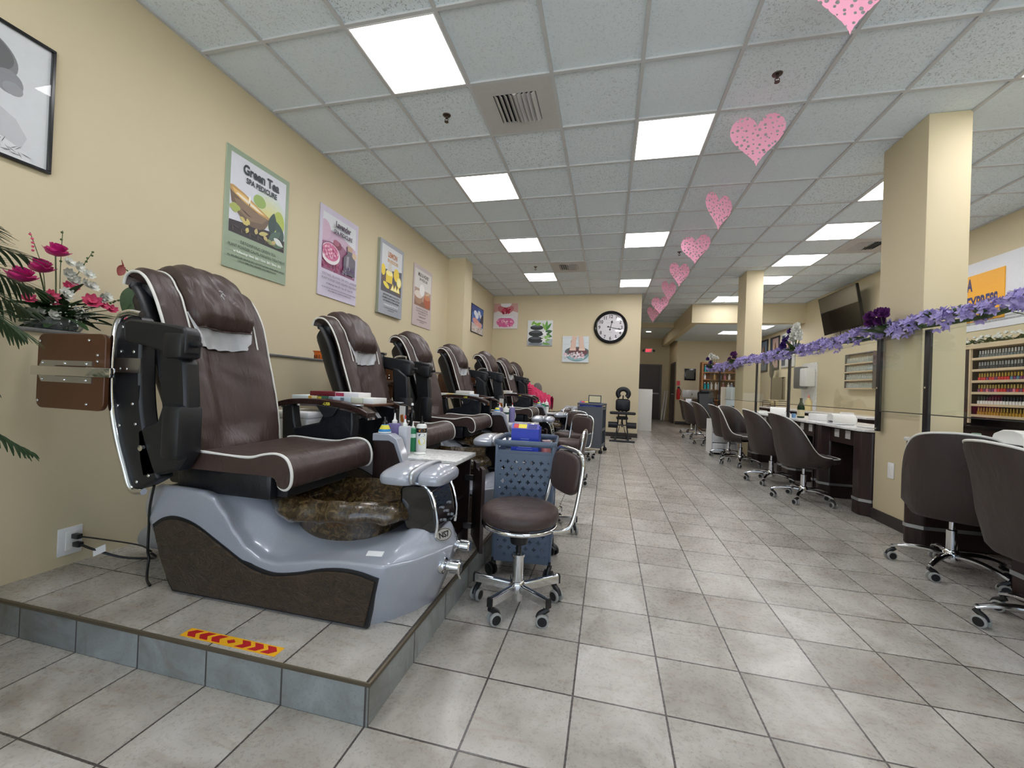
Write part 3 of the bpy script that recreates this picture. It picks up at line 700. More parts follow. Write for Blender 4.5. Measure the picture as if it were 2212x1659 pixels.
# tray folded out over the gap: only on the chairs whose near arm is down
def chair_tray(root):
    cy = root.location.y; dx = root.location.x+1.25
    yb = cy-.365; L = WL[root.name]
    mb = MB().box(-1.93, -1.34, yb-.30, yb-.045, .888, .903, .004); mb.v = [v+Vector((dx, 0, 0)) for v in mb.v]
    o = mb.build('arm_tray', M_TRAY, root)
    v = MB().obox((-1.44+dx, yb-.20, .85), (.030, 0, .036), (0, .02, 0), (-.004, 0, .004)).obox((-1.38+dx, yb-.20, .85), (.030, 0, -.036), (0, .02, 0), (.004, 0, .004)); v.build('tray_brace', M_STEEL, o, smooth=False)
for k in (1, 3, 5):
    WL[chairs[k].name] = chairs[k].location.copy(); chair_tray(chairs[k])
def C(*c): return srgb(*c)
PAL = {}
def pal(*c, rough=.45):
    if (c, rough) not in PAL: PAL[c, rough] = M('print_%02x%02x%02x' % c, c, rough, var=.04)
    return PAL[c, rough]
# ---------------------------------------------------------------- side cabinets with marble tops
def cabinet(y0, dx, label):
    x = lambda v: v+dx
    t = thing('side_cabinet', (x(-.97), y0+.15, PT), label, 'cabinet', 'marble topped side cabinets between chairs')
    b = MB().box(x(-1.19), x(-.77), y0, y0+.016, PT, .62).box(x(-1.19), x(-.77), y0+.284, y0+.30, PT, .62).box(x(-1.19), x(-1.17), y0+.016, y0+.284, PT, .62).box(x(-1.17), x(-.77), y0+.016, y0+.284, .60, .62).box(x(-1.17), x(-.79), y0+.016, y0+.284, PT, .20).box(x(-1.17), x(-.80), y0+.016, y0+.284, .385, .40)
    b.build('body', M_ESP, t, smooth=False)
    MB().box(x(-1.20), x(-.745), y0-.008, y0+.312, .62, .642, .003).build('marble_top', M_MARBLE, t)
    tw = MB().prism([(x(-1.195), .36), (x(-1.195), .735), (x(-1.105), .735), (x(-1.075), .72), (x(-.985), .50), (x(-.985), .36)], y0-.055, y0-.0005).build('holder', M_ESP, t)
    MB().prism([(x(-1.20), .725), (x(-1.20), .765), (x(-1.10), .765), (x(-1.06), .742), (x(-.965), .50), (x(-.985), .50), (x(-1.075), .715), (x(-1.105), .73)], y0-.062, y0+.004).build('holder_edge', M_PEARL, tw, bevel=.004)
    a = radians(28); c, s_ = cos(a), sin(a); hx, hy = x(-.755), y0+.30
    def dp(u, v): return (hx+u*s_+v*c, hy-u*c+v*s_)
    dpts = [dp(0, 0), dp(.28, 0), dp(.28, .018), dp(0, .018)]
    d = MB(); prof = [(0, PT+.03), (.28, PT+.03), (.28, .60), (.20, .60), (.20, .575), (.10, .575), (.10, .60), (0, .60)]
    d.add([(*dp(u, v), z) for v in (0, .018) for u, z in prof], [tuple(range(8)), tuple(range(15, 7, -1))]+[(i, (i+1) % 8, 8+(i+1) % 8, 8+i) for i in range(8)])
    do = d.build('door', M_ESP, t, smooth=False)
    for z in (.22, .50): MB().box(x(-.795), x(-.745), y0+.268, y0+.284, z-.015, z+.015).build('hinge', M_STEEL, do, smooth=False)
    MB().ball((x(-.95), y0+.14, .25), .06, 12, 8, (1.2, 1, .8)).build('plastic_liner', M_WHITE, t)
    return t
CABS = [(1.99, 0), (4.26, 0), (6.48, .08)]
for (y, dx), l in zip(CABS, ('espresso side cabinet with marble top and open door, nearest the camera', 'espresso side cabinet between the third and fourth spa chairs', 'farthest espresso side cabinet, between the fifth and sixth spa chairs')): cabinet(y, dx, l)
M_PLAS = {}
def plastic(c, tr=.35):
    if (c, tr) not in M_PLAS:
        g = G('bottle_plastic'); g.p(col=srgb(*c), rough=.22, tr=tr, ior=1.35, spec=.5); M_PLAS[c, tr] = g.m
    return M_PLAS[c, tr]
M_BWHITE = M('white_bottle_plastic', (236, 236, 232), .3); M_RED = M('red_cap', (200, 36, 44), .35); M_GLOSSBLK = M('glossy_black_cap', (20, 20, 22), .2)
def squeeze(x, y, z, c, h, r, cap, label, lab=None, group='bottles on the side cabinets', sq=False, name='squeeze_bottle'):
    t = thing(name, (x, y, z), label, 'bottle', group)
    pr = [(r*.9, 0), (r, .006), (r, h*.78), (r*.92, h*.84), (r*.45, h*.88)]
    if sq:
        MB().box(x-r, x+r, y-r, y+r, z, z+h*.84, .008).build('body', plastic(c) if isinstance(c, tuple) else c, t)
    else: MB().lathe(pr, (x, y, z), 24).build('body', plastic(c) if isinstance(c, tuple) else c, t)
    cc, tip = cap
    n = MB().lathe([(r*.5, h*.84), (r*.5, h*.91), (r*.34, h*.92), (r*.2, h*.97), (r*.1, h*1.12), (0, h*1.12)], (x, y, z), 16).build('cap', cc, t)
    if tip: MB().lathe([(r*.17, h*.99), (r*.13, h*1.14), (0, h*1.15)], (x, y, z), 12).build('tip', tip, n)
    if lab:
        MB().lathe([(r*1.012, h*lab[1]), (r*1.012, h*lab[2])], (x, y, z), 24).build('wrap_label', lab[0], t)
    return t
def nail_spray(x, y, z, label):
    t = thing('spray_can', (x, y, z), label, 'can', 'cans in the cabinet holders')
    MB().lathe([(.032, -.0), (.033, .004), (.033, .012), (.016, .045), (.012, .047)], (x, y, z), 24).build('body', [pal(60, 140, 200)], t)
    MB().lathe([(.0333, .002), (.0335, .008), (.03, .017)], (x, y, z), 24).build('base_ring', M_BWHITE, t)
    MB().lathe([(.028, .0225), (.0175, .0435)], (x, y, z), 24).build('wrap_label', pal(226, 214, 70), t)
    MB().lathe([(.013, .045), (.013, .06), (.008, .066), (.008, .085), (0, .086)], (x, y, z), 16).build('nozzle', M_GLOSSBLK, t)
y0, Z0 = CABS[0][0], .642
nail_spray(-1.15, y0-.025, .7655, 'blue and yellow spray can in the nearest cabinet holder')
squeeze(-1.155, y0+.085, Z0, (150, 140, 196), .20, .029, (M_BWHITE, None), 'purple squeeze bottle with white nozzle on the nearest cabinet', sq=True)
squeeze(-1.075, y0+.055, Z0, (226, 228, 236), .19, .0265, (M_BWHITE, M_RED), 'tall clear bottle with red tip on the nearest cabinet', sq=True)
squeeze(-1.095, y0+.19, Z0, (60, 160, 110), .155, .025, (M_BWHITE, None), 'green squeeze bottle on the nearest cabinet', lab=(pal(210, 232, 222), .52, .66))
lb = squeeze(-1.045, y0+.20, Z0, M_BWHITE, .185, .030, (M_GLOSSBLK, None), 'white bottle with black cap and yellow label on the nearest cabinet', name='lotion_bottle', lab=(pal(30, 30, 34), .60, .74))
for m_, zz, rr, sx in ((pal(226, 220, 60), .062, .020, 1), (pal(226, 150, 40), .124, .010, 1.9), (pal(54, 84, 96), .098, .009, 2.2)):
    MB().add([(-1.045+.0306*sin(.50+rr*33*sx*cos(a)), y0+.20-.0306*cos(.50+rr*33*sx*cos(a)), Z0+zz+rr*sin(a)) for a in [2*pi*k/24 for k in range(24)]], [tuple(range(24))]).build('label_spot', m_, lb, smooth=False)
t = thing('pump_bottle', (-1.20+.05, y0+.27, Z0), 'dark bottle with white pump tip behind the clear bottle', 'bottle', 'bottles on the side cabinets')
MB().lathe([(.026, 0), (.027, .01), (.027, .13), (.012, .16), (.011, .19)], (-1.135, y0+.25, Z0), 20).build('body', plastic((36, 34, 30), .2), t)
MB().lathe([(.016, .185), (.018, .21), (.012, .225), (.006, .24), (.006, .262)], (-1.135, y0+.25, Z0), 16).build('collar', M_GLOSSBLK, t)
MB().lathe([(.008, .262), (.006, .275), (0, .277)], (-1.135, y0+.25, Z0), 12).build('tip', M_BWHITE, t)
tag(MB().lathe([(.030, 0), (.034, .004), (.030, .006), (0, .004)], (-1.015, y0+.125, Z0), 24).build('coaster', M_BWHITE), 'small round white lid lying on the marble cabinet top', 'lid')
def sign_stand(x, y, z, label, w=.085, h=.155):
    t = thing('sign_stand', (x, y, z), label, 'sign', 'small framed signs on the side cabinets')
    ux = Vector((.82, -.57, 0)); n = Vector((-ux.y*-1, ux.x*-1, 0)); n = Vector((-.57, -.82, 0)); c = Vector((x, y, z))
    MB().obox(c+Vector((0, 0, .006)), ux*.03, n*.02, (0, 0, .006)).build('foot', M_GLOSSBLK, t, bevel=.002)
    MB().cyl(c+Vector((0, 0, .008)), c+Vector((0, 0, .12)), .005, n=8).build('post', M_GLOSSBLK, t)
    MB().obox(c+Vector((0, 0, .11+h/2)), ux*w/2, n*.007, (0, 0, h/2)).build('frame', M_GLOSSBLK, t, bevel=.002)
    MB().obox(c+Vector((0, 0, .11+h/2))+n*.0075, ux*(w/2-.006), n*.0005, (0, 0, h/2-.006)).build('print', pal(226, 224, 220), t, smooth=False)
    art = MB()
    for (dx_, dz, r) in ((0, -.005, .020), (-.012, .008, .013), (.013, -.012, .012), (.006, .015, .009)):
        art.add([c+Vector((0, 0, .11+h/2+dz+r*sin(a)))+n*.0083+ux*(dx_+r*cos(a)) for a in [2*pi*k/14 for k in range(14)]], [tuple(range(14))])
    art.build('printed_flower', pal(196, 120, 44), t, smooth=False)
sign_stand(-1.165, y0+.20, Z0, 'small framed sign with an orange picture on the nearest side cabinet')
for ci, items in ((1, (('p', -1.155, .09), ('p', -1.03, .17), ('w', -1.075, .06), ('g', -1.06, .19))), (2, (('p', -1.16, .10), ('g', -1.09, .07), ('w', -1.05, .16)))):
    yy, dx = CABS[ci]; nm = ('second cabinet row', 'farthest side cabinet')[ci-1]; seen = {}
    nail_spray(-1.15+dx, yy-.025, .7655, 'pale spray can in the holder of the %s' % ('middle side cabinet' if ci == 1 else 'farthest side cabinet'))
    for kk, (k, x_, q) in enumerate(items):
        col = {'p': (150, 140, 196), 'g': (60, 160, 110), 'w': M_BWHITE}[k]; cn = {'p': 'purple', 'g': 'green', 'w': 'white'}[k]
        wh = 'middle side cabinet' if ci == 1 else 'farthest side cabinet'
        extra = ('left ' if seen.get(k) is None else 'right ') if (ci == 1 and k == 'p') else ''; seen[k] = 1
        squeeze(x_+dx, yy+q, Z0, col, .19 if k != 'g' else .16, .033, (M_BWHITE, M_RED if k == 'p' else None), '%s%s bottle standing on the %s' % (extra, cn, wh), lab=(pal(40, 70, 60), .5, .62) if k == 'w' else None)
sign_stand(-1.165+CABS[1][1], CABS[1][0]+.22, Z0, 'dark framed sign edge on the middle side cabinet')
# ---------------------------------------------------------------- polish boxes on the trays
def sample_box(x0, x1, y0_, y1, z0, z1, c, c2, label):
    o = MB().box(x0, x1, y0_, y1, z0, z1, .002).build('sample_box', pal(*c)); tag(o, label, 'box', 'polish sample boxes on the chair trays')
    if c2: MB().box(x0+.004, x0+(x1-x0)*.38, y0_-.0008, y0_+.0002, z0+.004, z1-.004).build('end_label', pal(*c2), o, smooth=False)
    return o
yb = CH[1][1]-.365-.29; zt = .903
bx = [(-1.915, -1.80, (226, 236, 238), None, 'pale blue white sample box at the left end of the tray row'), (-1.797, -1.735, (232, 220, 176), (226, 170, 50), 'cream and yellow sample box on the near tray'),
      (-1.732, -1.655, (60, 108, 84), (224, 200, 60), 'green sample box in the middle of the near tray'), (-1.652, -1.575, (196, 214, 228), (120, 140, 150), 'first light blue sample box right of the green one'),
      (-1.572, -1.50, (206, 218, 226), (120, 140, 150), 'second light blue sample box on the near tray'), (-1.497, -1.42, (220, 220, 200), None, 'cream sample box second from the right tray end'), (-1.417, -1.35, (240, 240, 238), None, 'white sample box at the right end of the near tray')]
for a, b_, c, c2, l in bx: sample_box(a, b_, yb+.015, yb+.17, zt, zt+.034, c, c2, l)
sample_box(-1.79, -1.615, yb+.02, yb+.15, zt+.034, zt+.062, (112, 28, 42), None, 'maroon sample box lying on top of the near tray row')
sample_box(-1.612, -1.45, yb+.02, yb+.15, zt+.034, zt+.062, (236, 232, 236), (180, 60, 90), 'white and pink sample box lying on top of the near tray row')
yb = CH[3][1]-.365-.29
for k, (a, b_, z0, c, l) in enumerate(((-1.90, -1.79, 0, (232, 234, 228), 'long white sample box at the left end of the fourth chair tray'), (-1.787, -1.71, 0, (228, 200, 130), 'yellowish sample box on the fourth chair tray'), (-1.705, -1.54, 0, (216, 226, 206), 'pale green sample box on the fourth chair tray'), (-1.535, -1.45, 0, (206, 216, 224), 'pale blue sample box on the fourth chair tray'), (-1.68, -1.51, .034, (238, 234, 228), 'white sample box stacked on top on the fourth chair tray'))):
    sample_box(a, b_, yb+.02, yb+.17, zt+z0, zt+z0+.033, c, None, l)
yb = CH[5][1]-.365-.29
for k, (a, b_, z0, c, l) in enumerate(((-1.80, -1.66, 0, (226, 222, 190), 'cream sample box on the sixth chair tray'), (-1.655, -1.50, 0, (214, 220, 226), 'pale sample box on the sixth chair tray'), (-1.72, -1.58, .034, (238, 232, 226), 'white sample box stacked on the sixth chair tray'))):
    sample_box(a, b_, yb+.02, yb+.17, zt+z0, zt+z0+.033, c, None, l)
# ---------------------------------------------------------------- pedicure stools
M_SEAT = leather('stool_vinyl', (70, 56, 53), .45); M_RUB = M('grey_rubber', (160, 160, 156), .6); M_TYRE = M('black_caster', (24, 24, 26), .4)
def caster(mb_root, x, y, a, r=.028, tyre=M_RUB):
    c, s_ = cos(a), sin(a); ax = Vector((-s_, c, 0)); p = Vector((x, y, 0))
    f = MB()
    cas = MB().cyl((x, y, .075), (x, y, .10), .009, n=10).tube(bez([p+Vector((c*.012, s_*.012, .075)), p+Vector((c*.0, s_*.0, .066)), p+Vector((-c*.022, -s_*.022, .052)), p+Vector((-c*.03, -s_*.03, .034))], 4), .013, 8, flat=(1, 1)).build('caster', M_TYRE, mb_root)
    w = p+Vector((-c*.012, -s_*.012, r))
    for sg in (-1, 1):
        MB().tube([w+ax*sg*.008, w+ax*sg*.011, w+ax*sg*.021, w+ax*sg*.023], [r*.8, r, r, r*.8], 20).build('wheel', tyre, cas)
        MB().cyl(w+ax*sg*.0232, w+ax*sg*.0245, r*.74, n=16).build('hub_cap', M_TYRE, cas)
def make_stool(label):
    t = thing('stool', (0, 0, 0), label, 'stool', 'brown pedicure stools on casters')
    MB().lathe([(0, .402), (.15, .402), (.168, .408), (.182, .424), (.184, .445), (.178, .466), (.160, .478), (.10, .485), (0, .488)], (0, 0, 0), 48).build('seat', M_SEAT, t, ang=60)
    sr = MB().tube([(.172*cos(2*pi*k/48), .172*sin(2*pi*k/48), .395) for k in range(48)], .010, 10, True).build('seat_ring', M_CHROME, t)
    MB().cyl((0, 0, .30), (0, 0, .40), .040, .06).build('seat_mount', M_TYRE, sr)
    MB().cyl((0, 0, .215), (0, 0, .40), .0135).build('gas_piston', M_GLOSSBLK, t)
    MB().lathe([(.024, .03), (.026, .05), (.026, .235), (.03, .237), (.03, .248), (0, .25)], (0, 0, 0), 20).build('gas_cylinder', M_CHROME, t)
    MB().lathe([(.032, .06), (.036, .075), (.036, .11), (.030, .122), (.026, .124)], (0, 0, 0), 20).build('hub', M_CHROME, t)
    for k in range(5):
        a = 2*pi*k/5; c, s_ = cos(a), sin(a)
        lg = MB(); d = Vector((c, s_, 0)); n = Vector((-s_, c, 0))
        def pr(u, w, z): return d*u+n*w+Vector((0, 0, z))
        sec = [(-.0125, -.02), (.0125, -.02), (.0125, .02), (.008, .026), (-.008, .026), (-.0125, .02)]
        st = [(.025, .09), (.12, .096), (.214, .102)]
        lg.add([pr(u, w, z0+zz*.85) for u, z0 in st for w, zz in sec], [tuple(range(6)), tuple(range(17, 11, -1))]+[(i*6+j, i*6+(j+1) % 6, (i+1)*6+(j+1) % 6, (i+1)*6+j) for i in range(2) for j in range(6)])
        lo = lg.build('leg', M_CHROME, t, bevel=.002)
        MB().add([pr(u, w*1.06, .1025+zz*.9) for u in (.212, .220) for w, zz in sec], [tuple(range(6)), tuple(range(11, 5, -1))]+[(j, (j+1) % 6, 6+(j+1) % 6, 6+j) for j in range(6)]).build('leg_cap', M_TYRE, lo)
        caster(t, *(d*.198)[:2], a+1.9+k*1.3)
    # back support on the +x side
    fr = bez([(.10, -.15, .392), (.17, -.155, .40), (.205, -.155, .46), (.235, -.15, .60), (.25, -.14, .69), (.252, -.10, .735), (.252, 0, .742), (.252, .10, .735), (.25, .14, .69), (.235, .15, .60), (.205, .155, .46), (.17, .155, .40), (.10, .15, .392)], 6)
    MB().tube(fr, .0095, 10).build('back_frame', M_CHROME, t)
    sec = []
    def pad(u, v):
        k = 2*pi*v; c, s_ = cos(k), sin(k); e = (abs(c)**4+abs(s_)**4)**-.25
        w = [0, .85, .97, 1, .97, .85, 0][round(u*6)]; th = [-.016, -.016, -.012, 0, .012, .016, .017][round(u*6)]
        z = .628+s_*e*w*.098; return Vector((.229+(z-.60)*.13+th, c*e*w*.138, z))
    MB().grid(pad, 6, 40, cv=True).build('backrest', M_SEAT, t, ang=60)
    return t
S0 = make_stool('nearest brown round stool beside the grey trolley'); S0.location = (-.385, 1.905, 0); S0.rotation_euler[2] = radians(33)
for x, y, a, l in ((-.40, 2.98, -2, 'brown stool half hidden behind the nearest stool and trolley'), (-.40, 4.55, 58, 'third brown stool along the platform from the camera'), (-.47, 5.28, 70, 'fourth brown stool along the platform from the camera'), (-.36, 6.22, 160, 'farthest brown stool, before the far grey trolley')):
    dup(S0, (x, y, 0), radians(a), l)
# ---------------------------------------------------------------- trolleys
M_CART = M('blue_grey_powder_coat', (86, 99, 118), .42); M_CART2 = M('dark_grey_powder_coat', (88, 92, 98), .45)
def perf(name, c):
    g = G(name); P = g.obj(); u = g.math('MULTIPLY', g.sep(P, 0), 1/.046); v = g.math('MULTIPLY', g.sep(P, 2), 1/.036)
    row = g.math('FLOOR', v); u2 = g.math('ADD', u, g.math('MULTIPLY', g.math('MODULO', row, 2), .5))
    fu = g.math('ABSOLUTE', g.math('SUBTRACT', g.math('FRACT', u2), .5)); fv = g.math('MULTIPLY', g.math('ABSOLUTE', g.math('SUBTRACT', g.math('FRACT', v), .5)), .036/.046)
    A = g.math('MULTIPLY', g.math('LESS_THAN', fu, .25), g.math('LESS_THAN', fv, .08)); B_ = g.math('MULTIPLY', g.math('LESS_THAN', fv, .25), g.math('LESS_THAN', fu, .08))
    ins = g.math('MULTIPLY', g.math('LESS_THAN', g.math('ABSOLUTE', g.sep(P, 0)), .135), g.math('LESS_THAN', g.math('ABSOLUTE', g.math('SUBTRACT', g.sep(P, 2), .378)), .270))
    h = g.math('MULTIPLY', ins, g.math('MAXIMUM', A, B_)); g.p(col=srgb(*c), rough=.42, alpha=g.math('SUBTRACT', 1, h)); return g.m
M_PERF = perf('perforated_panel', (86, 99, 118))
def make_cart(label, m, mp, w=.31, d=.36, h=.73):
    t = thing('trolley', (0, 0, 0), label, 'trolley', 'grey metal trolleys')
    for sx in (-1, 1):
        for sy in (-1, 1):
            p = MB().box(sx*w/2-.008, sx*w/2+.008, sy*d/2-.008, sy*d/2+.008, .10, h-.01, .003).build('post', m, t)
            caster(t, sx*w/2, sy*d/2, sx+sy*.5+.8, .030, M_TYRE)
    for z in (.10, .36, h-.09):
        MB().box(-w/2, w/2, -d/2, d/2, z, z+.008).box(-w/2, w/2, -d/2-.004, -d/2+.001, z, z+.05).box(-w/2, w/2, d/2-.001, d/2+.004, z, z+.05).box(-w/2-.003, -w/2, -d/2, d/2, z, z+.05).box(w/2, w/2+.003, -d/2, d/2, z, z+.05).build('shelf', m, t, smooth=False)
    rr = .04; lp = []
    for cx, cy, a0 in ((w/2-.028, d/2-.028, 0), (-w/2+.028, d/2-.028, 90), (-w/2+.028, -d/2+.028, 180), (w/2-.028, -d/2+.028, 270)):
        lp += [(cx+rr*cos(radians(a0+k*22.5)), cy+rr*sin(radians(a0+k*22.5)), h) for k in range(5)]
    MB().tube(lp, .011, 8, True, flat=(1.5, .7), up=(0, 0, 1)).build('hand_rail', m, t)
    for sy in (-1, 1):
        z0, z1 = .085, h-.055
        pn = MB().box(-w/2+.006, w/2-.006, sy*(d/2+.010)-.001, sy*(d/2+.010)+.001, z0, z1); pn.build('perforated_panel', mp, t, smooth=False)
    return t
c1 = make_cart('blue grey trolley with plus shaped holes behind the nearest stool', M_CART, M_PERF); c1.location = (-.445, 2.37, 0); c1.rotation_euler[2] = radians(5)
c2 = make_cart('dark grey trolley farther back, before the clock wall', M_CART2, M_CART2, .40, .40, .80); c2.location = (-.25, 7.05, 0); c2.rotation_euler[2] = radians(-8)
tp = .10
def carton(x, y, z, w, d, h, rz, label):
    t = thing('blue_carton', (x, y, z), label, 'box', None, rz)
    X = Matrix.Translation((x, y, z)) ; mk = lambda: MB().xf(X)
    mk().box(-w/2, w/2, -d/2, -d/2+.003, 0, h).box(-w/2, w/2, d/2-.003, d/2, 0, h).box(-w/2, -w/2+.003, -d/2+.003, d/2-.003, 0, h).box(w/2-.003, w/2, -d/2+.003, d/2-.003, 0, h).box(-w/2+.003, w/2-.003, -d/2+.003, d/2-.003, 0, .003).build('carton_body', pal(28, 56, 176), t, smooth=False)
    ln = mk(); rg = random.Random(3)
    for i in range(7): q = rg.uniform(.3, .8)*w*.5; ln.box(-q, q, -d/2-.0006, -d/2, h*.18+i*h*.075, h*.18+i*h*.075+.0025)
    ln.build('printed_lines', pal(150, 170, 232), t, smooth=False)
    fl = mk(); fl.obox((0, -d/2+.018, h+.012), (w/2, 0, 0), (0, .018, .013), (0, 0, .001)); fl.build('open_flap', pal(96, 92, 180), t, smooth=False)
    for (a, b_, c) in ((-.42, -.25, (206, 60, 60)), (-.25, .05, (232, 216, 70)), (.1, .42, (60, 60, 130))):
        q = mk(); q.obox(((a+b_)/2*w, -d/2+.017, h+.0135), ((b_-a)/2*w, 0, 0), (0, .013, .0095), (0, 0, .0008)); q.build('printed_patch', pal(*c), t, smooth=False)
    return t
carton(-.455, 2.36, .648, .155, .20, .155, radians(5), 'bright blue open carton on the near trolley')
q = thing('pink_jar', (-.335, 2.33, .648), 'small jar of pink crystals beside the blue carton on the trolley', 'jar')
MB().lathe([(.028, 0), (.03, .006), (.03, .065), (.024, .075)], (-.335, 2.33, .648), 20).build('body', pal(196, 120, 120), q); MB().lathe([(.026, .075), (.026, .09), (0, .091)], (-.335, 2.33, .648), 20).build('lid', pal(180, 150, 150), q)
tag(MB().lathe([(.05, 0), (.055, .006), (.03, .016), (0, .017)], (-.345, 2.25, .648), 24).build('white_pad', M_BWHITE), 'flat white pad on the near trolley shelf beside the jar', 'pad')
carton(-.27, 7.03, .718, .34, .26, .10, radians(-8), 'dark blue carton on the far trolley')
tg = MB().box(-.31, -.10, 6.86, 6.875, .82, .95).build('picture_frame', M_GLOSSBLK); tag(tg, 'small black framed sign standing on the far trolley carton', 'frame')
MB().box(-.295, -.115, 6.857, 6.8605, .835, .935).build('print', pal(214, 206, 170), tg, smooth=False)
tw = MB().grid(lambda u, v: Vector((-.36+.22*u, 6.90+.10*v, .727+.02*sin(u*9)*sin(v*7)+.02)), 12, 8).build('yellow_cloth', pal(226, 220, 90)); tag(tw, 'crumpled yellow cloth on the far trolley top', 'cloth')
# ---------------------------------------------------------------- small things on and by the platform
wb = thing('white_bin', (-1.86, 2.22, PT), 'white box bin standing between the first two spa chairs', 'bin')
MB().prism([(-1.965, PT), (-1.985, .80), (-1.735, .80), (-1.755, PT)], 2.09, 2.34).build('body', M_WHITE, wb, bevel=.012); MB().box(-1.995, -1.725, 2.08, 2.35, .80, .84, .012).build('lid', M_WHITE, wb)
st = thing('floor_sticker', (-1.22, 1.15, PT), 'yellow floor sticker with red arrows at the platform edge', 'sticker')
sx0, sx1, sy0, sy1 = -1.418, -1.025, 1.127, 1.172
MB().box(sx0, sx1, sy0, sy1, PT, PT+.0012).build('sticker_base', pal(240, 178, 30), st, smooth=False)
ar = MB(); cy_ = (sy0+sy1)/2; hh = .0175; xm = (sx0+sx1)/2; z_ = PT+.0016
for sg in (-1, 1):
    for k in range(3):
        a = xm+sg*(.030+k*.052); ar.add([(a, cy_-hh, z_), (a+sg*.034, cy_-hh, z_), (a+sg*.052, cy_, z_), (a+sg*.034, cy_+hh, z_), (a, cy_+hh, z_), (a+sg*.018, cy_, z_)], [(0, 1, 2, 5), (5, 2, 3, 4)])
ar.add([(xm-.018, cy_, z_), (xm, cy_-.012, z_), (xm+.018, cy_, z_), (xm, cy_+.012, z_)], [(0, 1, 2, 3)]); ar.build('red_arrows', pal(186, 28, 36), st, smooth=False)
ol = thing('wall_outlet', (-2.42, 1.39, .18), 'white double outlet plate low on the wall behind the nearest chair', 'outlet')
MB().box(-2.42, -2.414, 1.345, 1.435, .178, .305, .002).build('cover_plate', M_WHITE, ol); MB().box(-2.4145, -2.411, 1.372, 1.412, .20, .285, .001).build('receptacle', M_BWHITE, ol)
def cord(name, pts, r, label, plug=None):
    o = MB().tube(bez(pts, 8), r, 8).build(name, M_TYRE); tag(o, label, 'cord', 'black power cords')
    if plug: MB().box(plug[0]-.02, plug[0]+.02, plug[1]-.011, plug[1]+.011, plug[2]-.011, plug[2]+.011, .003).build('plug', M_TYRE, o)
    return o
cord('power_cord', [(-2.37, 1.40, .262), (-2.28, 1.42, .255), (-2.1, 1.46, .235), (-1.97, 1.42, .24), (-1.95, 1.40, .25)], .0035, 'thin upper power cord plugged into the wall outlet', (-2.39, 1.40, .262))
cd2 = cord('power_cord', [(-2.37, 1.405, .222), (-2.30, 1.41, .208), (-2.2, 1.46, .165), (-2.08, 1.50, .160), (-1.98, 1.45, .20), (-1.95, 1.41, .235)], .0055, 'thick lower power cord with a paper tag at the wall outlet', (-2.39, 1.405, .222))
MB().obox((-2.27, 1.415, .205), (.022, .01, .012), (-.008, .004, .014), (.0, .0006, 0)).build('paper_tag', M_WHITE, cd2, smooth=False)
cord('power_cord', [(-1.80, 1.30, .575), (-1.86, 1.33, .47), (-1.93, 1.38, .36), (-1.945, 1.39, .26), (-1.95, 1.40, .22), (-1.94, 1.39, .19), (-1.90, 1.36, .150), (-1.86, 1.345, .135)], .005, 'black cable hanging from the folded arm down to the platform')
tag(MB().lathe([(.055, 0), (.055, .16), (.05, .16), (.05, .004)], (-2.23, 1.60, .215), 28, axis='x').build('drain_pipe', pal(150, 150, 146)), 'short grey pipe stub behind the nearest spa chair base', 'pipe')
bk_ = thing('basket', (-2.6, 3.29, 1.213), 'small orange plastic basket on the stone ledge', 'basket')
MB().lathe([(.05, 0), (.052, .004), (.066, .075), (.074, .08), (.074, .085), (.063, .083), (.05, .008), (0, .008)], (-2.6, 3.29, 1.213), 24, 1, 1.3).build('basket_body', pal(236, 120, 40), bk_)
sl = MB()
for k in range(16): a = 2*pi*k/16; sl.obox((-2.6+.061*cos(a), 3.29+.079*sin(a), 1.245), (.003*cos(a), .003*sin(a), 0), (-.004*sin(a), .004*cos(a), 0), (0, 0, .016))
sl.build('slots', pal(120, 52, 16), bk_, smooth=False)
tag(MB().ball((-2.6, 3.27, 1.262), .033, 14, 10).ball((-2.58, 3.31, 1.262), .026, 12, 8).build('black_pompom', M_TYRE), 'black fuzzy ball sitting in the orange basket', 'ball')
